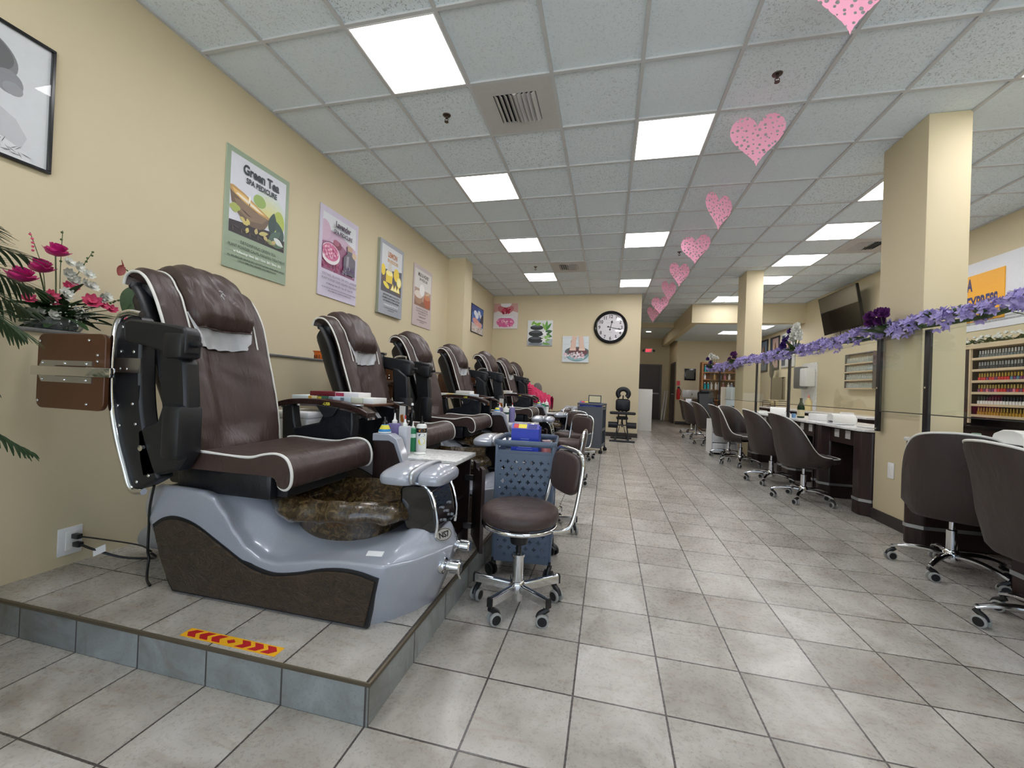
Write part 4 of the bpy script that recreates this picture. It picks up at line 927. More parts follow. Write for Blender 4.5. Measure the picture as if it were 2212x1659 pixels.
# ---------------------------------------------------------------- wall art
class Art:
    """flat printed shapes on a board; u runs to the right, v up"""
    def __init__(s, fn): s.fn = fn; s.l = 1; s.by = {}; s.lim = None
    def mb(s, c):
        if c not in s.by: s.by[c] = MB()
        return s.by[c]
    def poly(s, c, pts):
        if s.lim: pts = [(min(max(u, s.lim[0]), s.lim[1]), min(max(v, s.lim[2]), s.lim[3])) for u, v in pts]
        s.l += 1; d = s.l*.00012
        s.mb(c).add([s.fn(u, v, d) for u, v in pts], [tuple(range(len(pts)))])
    def ell(s, c, u, v, a, b, n=28, rot=0, a0=0, a1=360):
        cr, sr = cos(radians(rot)), sin(radians(rot)); pts = []
        for k in range(n+1 if a1-a0 < 360 else n):
            t = radians(a0+(a1-a0)*k/n); x, y = a*cos(t), b*sin(t); pts.append((u+x*cr-y*sr, v+x*sr+y*cr))
        s.poly(c, pts)
    def leaf(s, c, u, v, L, w, rot):
        cr, sr = cos(radians(rot)), sin(radians(rot)); pts = []
        for k in range(13):
            t = k/12; x = L*t; y = w*sin(pi*t)**.8*(1-.3*t); pts.append((x, y))
        pts += [(x, -y) for x, y in pts[-2:0:-1]]
        s.poly(c, [(u+x*cr-y*sr, v+x*sr+y*cr) for x, y in pts])
    def text(s, c, t, u, v, size, wide=.8, bold=0, align='CENTER', track=0):
        s.l += 1; d = s.l*.00012
        text_mb(s.mb(c), t, size, lambda a, b_: s.fn(u+a, v+b_, d), align, bold, wide)
    def build(s, parent, name, rough=.45):
        ks = list(s.by); mb = MB()
        for i, k in enumerate(ks): mb.mat(i); b_ = s.by[k]; mb.add(b_.v, b_.f)
        return mb.build(name, [pal(*k, rough=rough) for k in ks], parent, smooth=False)
def left_board(name, y0, y1, z0, z1, th, c, label, cat, group=None, edge=None):
    t = thing(name, (XL+.002, (y0+y1)/2, z0), label, cat, group)
    MB().box(XL+.002, XL+th, y0, y1, z0, z1).build('board', pal(*(edge or c)), t, smooth=False)
    return t, Art(lambda u, v, d: Vector((XL+th+d, y0+u, z0+v)))
INKG = (52, 60, 66)
# green tea
t, a = left_board('spa_poster', 2.412, 3.012, 1.85, 2.755, .012, (150, 166, 142), 'green bordered poster reading Green Tea Spa Pedicure', 'poster', 'spa treatment posters', (176, 190, 170))
W_, H_ = .60, .905
a.poly((150, 166, 142), [(0, 0), (W_, 0), (W_, H_), (0, H_)])
a.poly((216, 218, 226), [(.035, .27), (W_-.035, .27), (W_-.035, H_-.04), (.035, H_-.04)])
a.lim = (.035, W_-.035, .27, H_-.04)
for k in range(5): a.ell((206+k*2, 216-k, 208-k*16), .40, .56-.012*k, .165-.022*k, .15-.025*k)
a.ell((176, 190, 84), .50, .50, .06, .10); a.ell((150, 176, 96), .30, .60, .06, .05)
a.poly((52, 46, 50), [(.035, .27), (W_-.035, .27), (W_-.035, .37), (.40, .40), (.035, .36)])
bowl = [(.035, .585), (.05, .50), (.09, .44), (.15, .395), (.23, .37), (.31, .375), (.36, .40), (.385, .44), (.40, .49), (.30, .50), (.15, .55)]
a.poly((112, 92, 74), bowl); a.poly((134, 112, 90), [(.07, .53), (.12, .45), (.22, .41), (.33, .43), (.38, .485), (.25, .50), (.14, .54)])
a.poly((190, 150, 92), [(.035, .62), (.06, .625), (.16, .60), (.28, .55), (.40, .505), (.41, .485), (.30, .495), (.16, .53), (.06, .57), (.035, .585)])
a.poly((224, 184, 112), [(.05, .605), (.16, .585), (.28, .54), (.37, .505), (.30, .505), (.17, .535), (.08, .565)])
a.poly((238, 228, 206), [(.085, .572), (.17, .543), (.28, .515), (.34, .508), (.26, .54), (.16, .567), (.10, .582)])
a.leaf((250, 246, 226), .205, .545, .06, .010, 88); a.leaf((60, 48, 40), .205, .52, .03, .004, 85)
a.poly((76, 60, 48), [(.13, .475), (.17, .465), (.20, .45), (.235, .445), (.20, .441), (.165, .456)])
for u, v, L, w, r, c in ((.42, .38, .19, .05, 82, (52, 74, 70)), (.55, .36, .17, .045, 118, (60, 84, 78)), (.40, .33, .16, .035, 40, (78, 104, 92)), (.42, .31, .14, .035, 5, (96, 128, 104)), (.45, .36, .11, .03, -22, (214, 222, 216)), (.30, .34, .10, .02, 20, (196, 186, 120)), (.36, .32, .12, .022, -8, (150, 160, 104))): a.leaf(c, u, v, L, w, r)
for u, v in ((.06, .46), (.08, .445), (.10, .465), (.075, .475)): a.ell((168, 178, 96), u, v, .026, .02)
for u, v, r in ((.15, .37, 20), (.18, .36, 70), (.21, .375, 120), (.17, .39, 160), (.20, .35, 250)): a.leaf((206, 190, 116), u, v, .05, .018, r)
for u, v, r in ((.27, .325, 80), (.38, .31, 130), (.43, .305, 40)): a.leaf((196, 178, 124), u, v, .05, .02, r)
for k in range(7): a.leaf((104, 92, 86), .07+.075*k, .325-.004*k, .05, .003, -8); a.leaf((140, 124, 108), .07+.075*k, .285, .04, .0022, 96)
a.text(INKG, 'Green Tea', .31, .752, .102, .78, .0034); a.text(INKG, 'SPA PEDICURE', .315, .688, .058, .80, .0018)
tc = (40, 46, 42)
a.text(tc, 'DETOXIFYING GREEN TEA', .305, .205, .034, .84); a.text(tc, 'PLANT POWDER CALMS, PARAFFIN TREATMENT', .305, .165, .034, .74)
a.text((240, 244, 238), 'w/ Reflexology 10min. $60 / 15min. $60 / 20min. $70', .305, .128, .027, .78, .0006)
a.text(tc, 'ALL SPA PEDICURE SERVICES INCLUDE EXFOLIATING SCRUB, MOISTURIZING,', .305, .088, .0185, .86, .0004); a.text(tc, 'CALLUS REMOVING, PARAFFIN AND REFLEXOLOGY', .305, .062, .0185, .86, .0004)
a.build(t, 'printed_sheet')
# lavender
t, a = left_board('spa_poster', 3.415, 4.03, 1.872, 2.765, .012, (204, 196, 214), 'lilac poster reading Lavender Spa Pedicure', 'poster', 'spa treatment posters', (190, 186, 196))
W_, H_ = .615, .893
a.poly((206, 198, 216), [(0, 0), (W_, 0), (W_, H_), (0, H_)]); a.poly((218, 220, 224), [(.04, .27), (W_-.04, .27), (W_-.04, H_-.06), (.04, H_-.06)])
a.lim = (.04, W_-.04, .27, H_-.06); a.poly((150, 96, 128), [(.04, .27), (W_-.04, .27), (W_-.04, .50), (.40, .58), (.04, .56)]); a.poly((196, 168, 190), [(.04, .54), (.30, .60), (W_-.04, .47), (W_-.04, .60), (.3, .68), (.04, .68)])
a.ell((206, 176, 196), .07, .66, .09, .10); a.ell((128, 60, 84), .27, .56, .07, .045); a.ell((170, 96, 120), .25, .58, .05, .03)
rg = random.Random(5)
for k in range(60): a.ell(rg.choice([(150, 50, 96), (128, 44, 84), (176, 80, 120)]), rg.uniform(.05, .38), rg.uniform(.28, .37), .016, .011, 9, rg.uniform(0, 180))
a.ell((232, 222, 226), .16, .44, .145, .105); a.ell((206, 110, 150), .16, .455, .125, .085)
for k in range(55):
    r, q = .115*sqrt(rg.random()), rg.uniform(0, 6.28); a.ell(rg.choice([(226, 150, 180), (214, 120, 160), (240, 190, 208), (190, 80, 130)]), .16+r*cos(q), .455+.68*r*sin(q), .014, .009, 8, rg.uniform(0, 180))
a.poly((96, 92, 104), [(.36, .30), (.56, .30), (.56, .48), (.50, .52), (.50, .56), (.42, .56), (.42, .52), (.36, .47)]); a.poly((150, 146, 158), [(.40, .36), (.44, .36), (.45, .50), (.41, .49)])
a.poly((190, 160, 132), [(.42, .555), (.50, .555), (.505, .61), (.415, .61)]); a.ell((206, 180, 150), .54, .53, .04, .035)
for k in range(40): a.leaf(rg.choice([(92, 64, 116), (70, 54, 92), (188, 180, 196)]), rg.uniform(.36, .55), rg.uniform(.28, .37), .035, .005, rg.uniform(20, 160))
pk = (62, 40, 66)
a.text(pk, 'Lavender', .33, .735, .085, .78, .0030); a.text(pk, 'SPA PEDICURE', .335, .664, .058, .80, .0018)
a.text(pk, 'SOOTHING, RELAXING TIME WITH LAVENDER', .31, .205, .036, .74); a.text(pk, 'PLANT POWDER CALMS, PARAFFIN TREATMENT', .31, .162, .036, .72); a.text(pk, 'w/ Reflexology 10min. $70 / 15min. $70 / 20min. $75', .31, .122, .027, .74, .0006)
a.text(pk, 'ALL SPA PEDICURE SERVICES INCLUDE EXFOLIATING SCRUB, MOISTURIZING,', .31, .080, .0185, .86, .0004); a.text(pk, 'CALLUS REMOVING, PARAFFIN AND REFLEXOLOGY', .31, .055, .0185, .86, .0004)
a.build(t, 'printed_sheet')
# lemon
t, a = left_board('spa_poster', 4.445, 5.02, 1.887, 2.80, .04, (152, 156, 164), 'grey poster with yellow lemons reading Lemon Spa Pedicure', 'poster', 'spa treatment posters', (150, 156, 140))
W_, H_ = .575, .913
a.poly((160, 164, 172), [(0, 0), (W_, 0), (W_, H_), (0, H_)]); a.poly((214, 216, 218), [(.04, .28), (W_-.04, .28), (W_-.04, H_-.05), (.04, H_-.05)])
a.lim = (.04, W_-.04, .28, H_-.05); a.poly((74, 70, 78), [(.04, .28), (W_-.04, .28), (W_-.04, .62), (.30, .58), (.04, .56)]); a.poly((96, 74, 62), [(.04, .42), (.50, .29), (.53, .36), (.08, .50)])
a.ell((220, 216, 190), .23, .52, .085, .06); a.poly((236, 204, 44), [(.15, .41), (.30, .41), (.305, .53), (.145, .53)]); a.ell((250, 236, 150), .225, .53, .08, .03); a.poly((206, 200, 188), [(.18, .56), (.29, .56), (.27, .68), (.22, .69)])
for u, v, r_, s_ in ((.40, .55, .07, .085), (.08, .545, .05, .07)): a.ell((236, 206, 52), u, v, r_, s_)
a.ell((240, 220, 90), .47, .47, .06, .07); a.ell((250, 240, 170), .47, .47, .045, .055); a.ell((236, 214, 70), .16, .37, .075, .03, 24, -20)
for u in (.30, .37, .44): a.poly((240, 220, 84), [(u-.04, .33), (u+.06, .33), (u+.02, .42)]); a.poly((250, 240, 180), [(u-.025, .335), (u+.045, .335), (u+.018, .395)])
a.text((190, 120, 60), 'LEMON', .29, .735, .090, .76, .0034); a.text((206, 160, 110), 'SPA PEDICURE', .30, .668, .058, .70, .0018)
for i, s_ in enumerate(('REFRESHING LEMON FILLED WITH', 'SKIN IMPROVING VITAMINS, SOFTENS', 'AND PREVENTS FUTURE DRYNESS')): a.text((66, 66, 72), s_, .29, .235-.036*i, .032, .80, .0004)
a.text((240, 240, 240), 'w/ Reflexology 10min. $70 / 15min. $75', .29, .118, .027, .80, .0006)
a.text((50, 50, 54), 'ALL SPA PEDICURE SERVICES INCLUDE SCRUB', .29, .080, .0185, .9, .0004); a.text((50, 50, 54), 'AND REFLEXOLOGY', .29, .055, .0185, .9, .0004)
a.build(t, 'printed_sheet')
# milk and honey
t, a = left_board('spa_poster', 5.385, 6.01, 1.888, 2.785, .012, (196, 178, 176), 'dusty pink poster reading Milk and Honey Spa Pedicure', 'poster', 'spa treatment posters', (186, 174, 170))
W_, H_ = .625, .897
a.poly((198, 182, 180), [(0, 0), (W_, 0), (W_, H_), (0, H_)]); a.poly((216, 212, 206), [(.04, .30), (W_-.04, .30), (W_-.04, H_-.06), (.04, H_-.06)])
a.lim = (.04, W_-.04, .30, H_-.06); a.poly((140, 100, 80), [(.04, .30), (W_-.04, .30), (W_-.04, .38), (.04, .40)]); a.poly((176, 148, 132), [(.04, .39), (W_-.04, .375), (W_-.04, .56), (.04, .56)])
a.ell((166, 126, 100), .17, .42, .13, .09); a.ell((222, 208, 196), .17, .47, .13, .055); a.ell((236, 232, 228), .28, .55, .085, .09); a.ell((172, 84, 50), .46, .41, .12, .10); a.ell((196, 124, 84), .46, .47, .10, .04); a.leaf((206, 176, 140), .40, .50, .18, .02, 20)
a.text((72, 60, 58), 'MILK & HONEY', .315, .745, .074, .72, .0024); a.text((72, 60, 58), 'SPA PEDICURE', .315, .685, .054, .78, .0013)
for i, s_ in enumerate(('REJUVENATING MILK AND HONEY', 'NOURISHES AND BRIGHTENS SKIN', 'PARAFFIN TREATMENT')): a.text((84, 74, 74), s_, .31, .25-.036*i, .032, .80)
a.text((50, 44, 44), 'w/ Reflexology 10min. $70', .31, .135, .027, .8, .0006); a.text((50, 44, 44), 'ALL SPA PEDICURE SERVICES INCLUDE SCRUB', .31, .085, .0185, .9, .0004); a.text((50, 44, 44), 'AND REFLEXOLOGY', .31, .060, .0185, .9, .0004)
a.build(t, 'printed_sheet')
# sky print beyond the column
t, a = left_board('wall_print', 7.93, 8.74, 2.145, 2.73, .02, (40, 40, 46), 'blue sky and pink hands print on the left wall past the column', 'picture')
a.poly((70, 110, 176), [(.015, .015), (.795, .015), (.795, .57), (.015, .57)]); a.poly((46, 70, 136), [(.015, .40), (.3, .45), (.5, .57), (.015, .57)])
for u, v, r_ in ((.25, .42, .10), (.35, .38, .12), (.5, .46, .09), (.6, .40, .08)): a.ell((226, 232, 240), u, v, r_, r_*.55)
a.poly((40, 56, 66), [(.55, .26), (.795, .26), (.795, .46), (.66, .42)]); a.poly((204, 196, 190), [(.015, .015), (.795, .015), (.795, .16), (.015, .20)])
a.ell((216, 150, 140), .32, .24, .24, .07, 24, -6); a.ell((228, 170, 158), .50, .20, .22, .06, 24, 4)
for k in range(26): a.ell(rg.choice([(236, 228, 224), (190, 150, 140), (150, 110, 110)]), rg.uniform(.03, .78), rg.uniform(.03, .15), .022, .018, 10)
a.build(t, 'printed_sheet')
# portrait at the left edge
t = thing('framed_portrait', (XL, 1.19, 2.02), 'black framed grey portrait print cut by the left picture edge', 'picture')
py0, py1, pz0, pz1 = .93, 1.457, 2.02, 2.645
MB().box(XL, XL+.022, py0, py1, pz0, pz0+.014).box(XL, XL+.022, py0, py1, pz1-.014, pz1).box(XL, XL+.022, py0, py0+.014, pz0+.014, pz1-.014).box(XL, XL+.022, py1-.014, py1, pz0+.014, pz1-.014).build('frame', M_GLOSSBLK, t, bevel=.002)
a = Art(lambda u, v, d: Vector((XL+.008+d, py0+u, pz0+v))); w_, h_ = py1-py0, pz1-pz0
a.poly((216, 219, 222), [(.012, .012), (w_-.012, .012), (w_-.012, h_-.012), (.012, h_-.012)])
a.poly((196, 198, 202), [(.012, .012), (.40, .012), (.44, .13), (.40, .20), (.33, .24), (.24, .26), (.012, .28)]); a.poly((224, 226, 228), [(.012, .012), (.46, .012), (.44, .06), (.30, .12), (.012, .16)])
a.ell((126, 128, 130), .235, .44, .165, .125, 40); a.ell((100, 102, 104), .235, .46, .15, .095, 40); a.ell((140, 142, 146), .37, .36, .05, .055, 24); a.ell((152, 154, 158), .385, .335, .035, .03)
a.ell((214, 214, 216), .225, .385, .11, .135, 36); a.poly((206, 206, 208), [(.17, .18), (.29, .18), (.275, .30), (.19, .30)])
a.leaf((70, 70, 74), .25, .425, .07, .007, 4); a.ell((60, 60, 64), .285, .40, .022, .010); a.ell((150, 130, 134), .22, .30, .035, .010)
for i, (u, v) in enumerate(((.30, .075), (.33, .07), (.355, .068), (.375, .06), (.40, .055), (.42, .05), (.35, .04), (.38, .038))): a.leaf((110, 112, 116), u, v, .035, .0016, (60, -40, 70, -30, 50, -12, 10, -4)[i]); a.leaf((110, 112, 116), u+.01, v-.004, .03, .0014, (-50, 60, -45, 40, -60, -8, 20, 8)[i])
a.build(t, 'portrait_print')
M_PGLASS = thin_glass('picture_glass', r=.04)
MB().add([(XL+.0185, py0+.014, pz0+.014), (XL+.0185, py1-.014, pz0+.014), (XL+.0185, py1-.014, pz1-.014), (XL+.0185, py0+.014, pz1-.014)], [(0, 1, 2, 3)]).build('cover_glass', M_PGLASS, t, smooth=False)
# ---------------------------------------------------------------- canvases and clock on the end wall
def canvas(x0, z0, s, label):
    t = thing('canvas_print', (x0+s/2, YB, z0), label, 'picture', 'square spa canvases on the end wall')
    MB().box(x0, x0+s, YB-.03, YB, z0, z0+s, .002).build('stretched_canvas', pal(214, 216, 218), t)
    a = Art(lambda u, v, d: Vector((x0+u, YB-.03-d*2, z0+v))); a.lim = (0, s, 0, s); return t, a
def clip(a, s): pass
t, a = canvas(-2.775, 2.44, .605, 'square canvas of hands holding rose petals over a glass bowl')
a.poly((226, 220, 222), [(0, 0), (.605, 0), (.605, .605), (0, .605)]); a.poly((206, 160, 156), [(0, .38), (.12, .42), (.20, .50), (.16, .605), (0, .605)]); a.poly((206, 160, 156), [(.605, .38), (.49, .42), (.40, .50), (.45, .605), (.605, .605)])
a.ell((196, 120, 126), .20, .46, .11, .075, 24, -30); a.ell((196, 120, 126), .40, .46, .11, .075, 24, 30); a.poly((236, 236, 240), [(.20, .53), (.40, .53), (.42, .605), (.18, .605)])
for k in range(34): a.ell(rg.choice([(176, 30, 66), (206, 60, 96), (150, 24, 56)]), .30+rg.uniform(-.11, .11), .42+rg.uniform(-.06, .07), .026, .02, 10, rg.uniform(0, 180))
a.ell((230, 216, 222), .30, .17, .25, .15, 40); a.ell((216, 110, 160), .30, .15, .22, .12, 40)
for k in range(30): a.ell(rg.choice([(236, 160, 190), (222, 90, 150), (244, 210, 222)]), .30+rg.uniform(-.18, .18), .15+rg.uniform(-.09, .09), .03, .018, 10, rg.uniform(0, 180))
a.ell((190, 190, 196), .30, .275, .255, .028, 40); a.ell((232, 232, 236), .30, .275, .245, .022, 40); a.build(t, 'printed_sheet')
t, a = canvas(-1.918, 2.037, .60, 'square canvas of stacked black stones and green bamboo leaves')
a.poly((222, 226, 226), [(0, 0), (.60, 0), (.60, .60), (0, .60)]); a.poly((170, 178, 184), [(0, 0), (.60, 0), (.60, .16), (0, .12)])
for u, v, L, w, r_, c in ((.44, .36, .24, .04, 85, (96, 160, 60)), (.44, .36, .22, .035, 55, (70, 136, 50)), (.44, .36, .20, .035, 115, (130, 180, 80)), (.40, .30, .2, .06, 15, (50, 100, 44)), (.42, .26, .18, .05, -15, (64, 120, 50)), (.34, .10, .22, .04, 15, (130, 180, 90)), (.36, .06, .2, .035, -8, (110, 160, 80)), (.36, .16, .2, .04, 25, (150, 196, 110))): a.leaf(c, u, v, L, w, r_)
for u, v, ra, rb in ((.20, .135, .18, .085), (.205, .285, .175, .075), (.22, .425, .155, .060)):
    a.ell((34, 38, 42), u, v, ra, rb, 36); a.ell((84, 92, 98), u-.01, v+rb*.5, ra*.7, rb*.3, 30)
a.ell((120, 126, 132), .20, .035, .17, .03, 30)
for u, v, L, w, r_ in ((.10, .48, .13, .03, 60), (.20, .48, .14, .04, 25), (.24, .49, .12, .03, 150)): a.leaf((120, 176, 50), u, v, L, w, r_)
for uu, vv in ((.42, .29), (.40, .13)):
    for k in range(5): a.leaf((244, 246, 246), uu, vv, .075, .02, 72*k+18)
a.build(t, 'printed_sheet')
t, a = canvas(-1.072, 1.663, .605, 'square canvas of feet over a pale bowl of blossoms')
a.poly((214, 222, 224), [(0, 0), (.605, 0), (.605, .605), (0, .605)])
for k in range(4): a.poly((196, 206, 210), [(0, .10+.15*k), (.605, .16+.15*k), (.605, .17+.15*k), (0, .11+.15*k)])
for u in (.18, .26): a.leaf((176, 138, 96), u, .45, .15, .012, 60)
a.ell((120, 156, 160), .34, .22, .28, .20, 44, 0, 180, 360); a.ell((92, 100, 100), .34, .24, .28, .12, 44); a.ell((110, 66, 70), .36, .24, .22, .09)
a.poly((150, 186, 190), [(.07, .22), (.20, .05), (.48, .05), (.61, .22), (.54, .15), (.34, .11), (.14, .15)])
for k in range(36): a.ell(rg.choice([(236, 226, 230), (226, 190, 200), (206, 196, 200)]), rg.uniform(.05, .50), rg.uniform(.13, .33)*(.7), .028, .02, 10, rg.uniform(0, 180))
for x_, s_ in ((.27, -1), (.42, 1)):
    a.poly((222, 190, 170), [(x_-.05, .605), (x_+.05, .605), (x_+.055*1+.02*s_, .40), (x_+.075+.03*s_, .30), (x_-.065+.03*s_, .30), (x_-.05+.02*s_, .42)])
    for k in range(5): a.ell((232, 204, 188), x_-.055+.03*s_+.029*k, .295, .016, .028, 12)
a.build(t, 'printed_sheet')
ck = thing('wall_clock', (0, YB, 2.105), 'large round black rimmed wall clock on the end wall', 'clock')
cc = Vector((0.005, YB, 2.482)); R_ = .378
MB().lathe([(R_*.80, -.02), (R_*.82, -.036), (R_*.86, -.030), (R_*.93, -.050), (R_*.985, -.040), (R_, -.02), (R_, 0), (0, 0)], cc, 64, axis='y').v
rim = MB(); prof = [(R_*.80, .012), (R_*.81, .034), (R_*.85, .030), (R_*.92, .050), (R_*.98, .040), (R_, .02), (R_, 0), (R_*.80, 0)]
rim.grid(lambda u, v: Vector((cc.x+prof[round(u*8) % 8][0]*cos(2*pi*v), YB-prof[round(u*8) % 8][1], cc.z+prof[round(u*8) % 8][0]*sin(2*pi*v))), 8, 64, cu=True, cv=True); rim.build('rim', M_GLOSSBLK, ck)
MB().add([(cc.x+R_*.805*cos(2*pi*k/64), YB-.014, cc.z+R_*.805*sin(2*pi*k/64)) for k in range(64)], [tuple(range(64))]).build('dial', pal(212, 208, 212), ck, smooth=False)
nm = MB()
for k in range(1, 13):
    q = radians(90-30*k); text_mb(nm, str(k), .108, lambda u, v, q=q: Vector((cc.x+R_*.655*cos(q)+u, YB-.0155, cc.z+R_*.655*sin(q)-.038+v)), wide=.85, bold=.0026)
for k in range(60):
    q = 2*pi*k/60; d = Vector((cos(q), 0, sin(q))); n = Vector((-sin(q), 0, cos(q))); w = .003 if k % 5 == 0 else .0012; p0, p1 = cc+d*R_*.76+Vector((0, -.0155, 0)), cc+d*R_*.79+Vector((0, -.0155, 0)); nm.add([p0-n*w, p1-n*w, p1+n*w, p0+n*w], [(0, 1, 2, 3)])
for a_, b_, z_ in ((-.09, -.005, .10), (.03, .09, .10), (-.045, .04, -.11)): nm.add([(cc.x+a_, YB-.0155, cc.z+z_), (cc.x+b_, YB-.0155, cc.z+z_), (cc.x+b_, YB-.0155, cc.z+z_+.003), (cc.x+a_, YB-.0155, cc.z+z_+.003)], [(0, 1, 2, 3)])
nm.build('numerals', M_INK, ck, smooth=False)
for deg, L, w, nme in ((90-12, .165, .017, 'hour_hand'), (90-103, .262, .014, 'minute_hand')):
    q = radians(deg); d = Vector((cos(q), 0, sin(q))); n = Vector((-sin(q), 0, cos(q))); c0 = cc+Vector((0, -.019 if nme[0] == 'h' else -.022, 0)); hb = MB()
    hb.add([c0-d*.075-n*w*.5, c0-d*.055-n*w*1.4, c0-d*.03-n*w*.4, c0+d*L*.62-n*w*.45, c0+d*L*.72-n*w*1.6, c0+d*L, c0+d*L*.72+n*w*1.6, c0+d*L*.62+n*w*.45, c0-d*.03+n*w*.4, c0-d*.055+n*w*1.4, c0-d*.075+n*w*.5], [tuple(range(11))]); hb.build(nme, M_INK, ck, smooth=False)
MB().add([cc+Vector((R_*.80*cos(2*pi*k/48), -.030, R_*.80*sin(2*pi*k/48))) for k in range(48)], [tuple(range(48))]).build('cover_glass', M_PGLASS, ck, smooth=False)
# ---------------------------------------------------------------- hanging hearts
def heart_mat():
    g = G('pink_card'); P = g.obj(); xz = g.n('CombineXYZ', {0: g.sep(P, 0), 1: g.sep(P, 2)})
    v = g.t.nodes.new('ShaderNodeTexVoronoi'); v.voronoi_dimensions = '2D'; v.inputs['Scale'].default_value = 26; v.inputs['Randomness'].default_value = .75; g.t.links.new(xz, v.inputs['Vector'])
    rnd = g.n('TexWhiteNoise', {'Vector': v.outputs['Position'] if 'Position' in v.outputs else v.outputs[2]}, out=0)
    hole = g.math('LESS_THAN', g.math('DIVIDE', v.outputs['Distance'], g.math('ADD', .10, g.math('MULTIPLY', rnd, .18))), 1)
    g.p(col=srgb(246, 170, 198), rough=.6, alpha=g.math('SUBTRACT', 1, hole)); return g.m
M_HEART = heart_mat()
M_STRING = M('clear_string', (214, 200, 204), .5)
hs = []
for k in range(160):
    q = 2*pi*k/160; sc_ = 1+.022*abs(sin(k*pi/4))
    hs.append((16*sin(q)**3/16.2*.187*sc_, (13*cos(q)-5*cos(2*q)-2*cos(3*q)-cos(4*q)+2.5)/14.7*.200*sc_))
HL = ['pink cut paper heart cropped by the top picture edge', 'largest whole pink paper heart, nearest but one', 'third pink paper heart, turned aside, over the aisle', 'fourth pink paper heart in the hanging row', 'fifth pink paper heart in the hanging row', 'sixth pink paper heart, darker and turned, above the last three', 'second farthest pink paper heart in the row', 'farthest and smallest pink paper heart before the hallway']
for k, (x, y, z, rz) in enumerate(((1.068, 2.25, 2.985, 4), (1.045, 3.45, 2.997, -6), (1.09, 4.75, 3.0, 34), (1.098, 6.0, 3.012, -18), (1.085, 7.2, 3.0, 26), (1.082, 8.4, 3.003, 38), (1.072, 9.7, 3.0, -16), (1.046, 10.9, 3.0, 36))):
    t = thing('paper_heart', (x, y, z), HL[k], 'heart', 'pink paper hearts hanging from the ceiling')
    L = Vector((x, y, z)); hb = MB(); n = len(hs)
    hb.add([L+Vector((a_, d, b_)) for d in (-.0006, .0006) for a_, b_ in hs], [tuple(range(n)), tuple(range(2*n-1, n-1, -1))]+[(i, (i+1) % n, n+(i+1) % n, n+i) for i in range(n)])
    hb.build('card', M_HEART, t, smooth=False)
    MB().cyl(L+Vector((0, 0, .10)), (x, y, ZC), .0012, n=6).build('string', M_STRING, t); t.rotation_euler[2] = radians(rz)
# ---------------------------------------------------------------- flowers, palm and leafy plant at the left
def leafmat(name, c, c2=None, rough=.45):
    g = G(name); n = g.noise(g.obj(), 40, 3); c = srgb(*c); c2 = srgb(*c2) if c2 else tuple(x*.6 for x in c); g.p(col=g.mix(n, c2, c), rough=rough, spec=.4); return g.m
M_LEAF = leafmat('dark_leaf', (62, 92, 52), (38, 60, 34)); M_PALM = leafmat('palm_leaf', (58, 84, 54)); M_STEM = leafmat('stem_green', (84, 104, 62)); M_MAG = leafmat('magenta_petal', (206, 40, 130), (168, 22, 100)); M_PINKP = leafmat('pink_petal', (224, 96, 132), (196, 54, 96)); M_WPET = leafmat('white_petal', (238, 238, 230), (206, 206, 196)); M_SPATHE = leafmat('red_spathe', (140, 44, 36))
def petal(mb, c, d, up, L, w, curl=.3, n=5):
    d = Vector(d).normalized(); up = Vector(up); up = (up-d*up.dot(d)); up = up.normalized() if up.length > 1e-5 else d.orthogonal().normalized(); s_ = d.cross(up)
    def fn(u, v):
        wv = w*sin(pi*(u*.86+.10))**.75; x = (v-.5)*2
        return Vector(c)+d*(L*u*(1-.12*curl*u))+up*(L*curl*u*u)+s_*(wv*x)+up*(.25*wv*x*x)
    mb.grid(fn, n, 4)
def blossom(mb, c, nrm, r, layers, rg, flat=.5):
    nrm = Vector(nrm).normalized(); a = nrm.orthogonal().normalized(); b_ = nrm.cross(a)
    for l in range(layers):
        t = l/max(1, layers-1); k = 6+l*2
        for i in range(k):
            q = 2*pi*(i+.5*(l % 2))/k+rg.uniform(-.15, .15); d = a*cos(q)+b_*sin(q)
            petal(mb, Vector(c)+nrm*(.10*r*(1-t)), d*(.25+.75*t)+nrm*(1.1-1.0*t*flat), nrm, r*(.55+.5*t), r*.34, .9-.5*t, 4)
fl = thing('flower_arrangement', (-2.6, 1.40, 1.213), 'pink and white artificial flowers in a glass bowl on the ledge', 'flowers')
rg = random.Random(11); X_ = -2.6
g = G('glass_bowl'); g.p(col=(.9, .95, .93), rough=.03, tr=.9, ior=1.3); M_GBOWL = g.m
MB().lathe([(.05, 0), (.085, .01), (.10, .035), (.092, .066), (.086, .068), (.094, .035), (.08, .014), (0, .008)], (X_, 1.40, 1.213), 32).build('glass_bowl', M_GBOWL, fl)
sb = MB()
for k in range(60):
    q, r_ = rg.uniform(0, 6.28), .075*sqrt(rg.random()); sb.ball((X_+r_*cos(q), 1.40+r_*sin(q), 1.226+rg.uniform(0, .035)), .011, 7, 5)
so = sb.build('dark_pebbles', leafmat('pebbles', (40, 62, 60), (20, 30, 34), .2), fl); so['kind'] = 'stuff'
stm = MB(); lv = MB()
def stem(p, r=.0022): stm.tube(bez([(X_+rg.uniform(-.03, .03), 1.40+rg.uniform(-.03, .03), 1.24), ((X_+p[0])/2+rg.uniform(-.02, .02), (1.40+p[1])/2, (1.24+p[2])/2+.02), p], 5), r, 5)
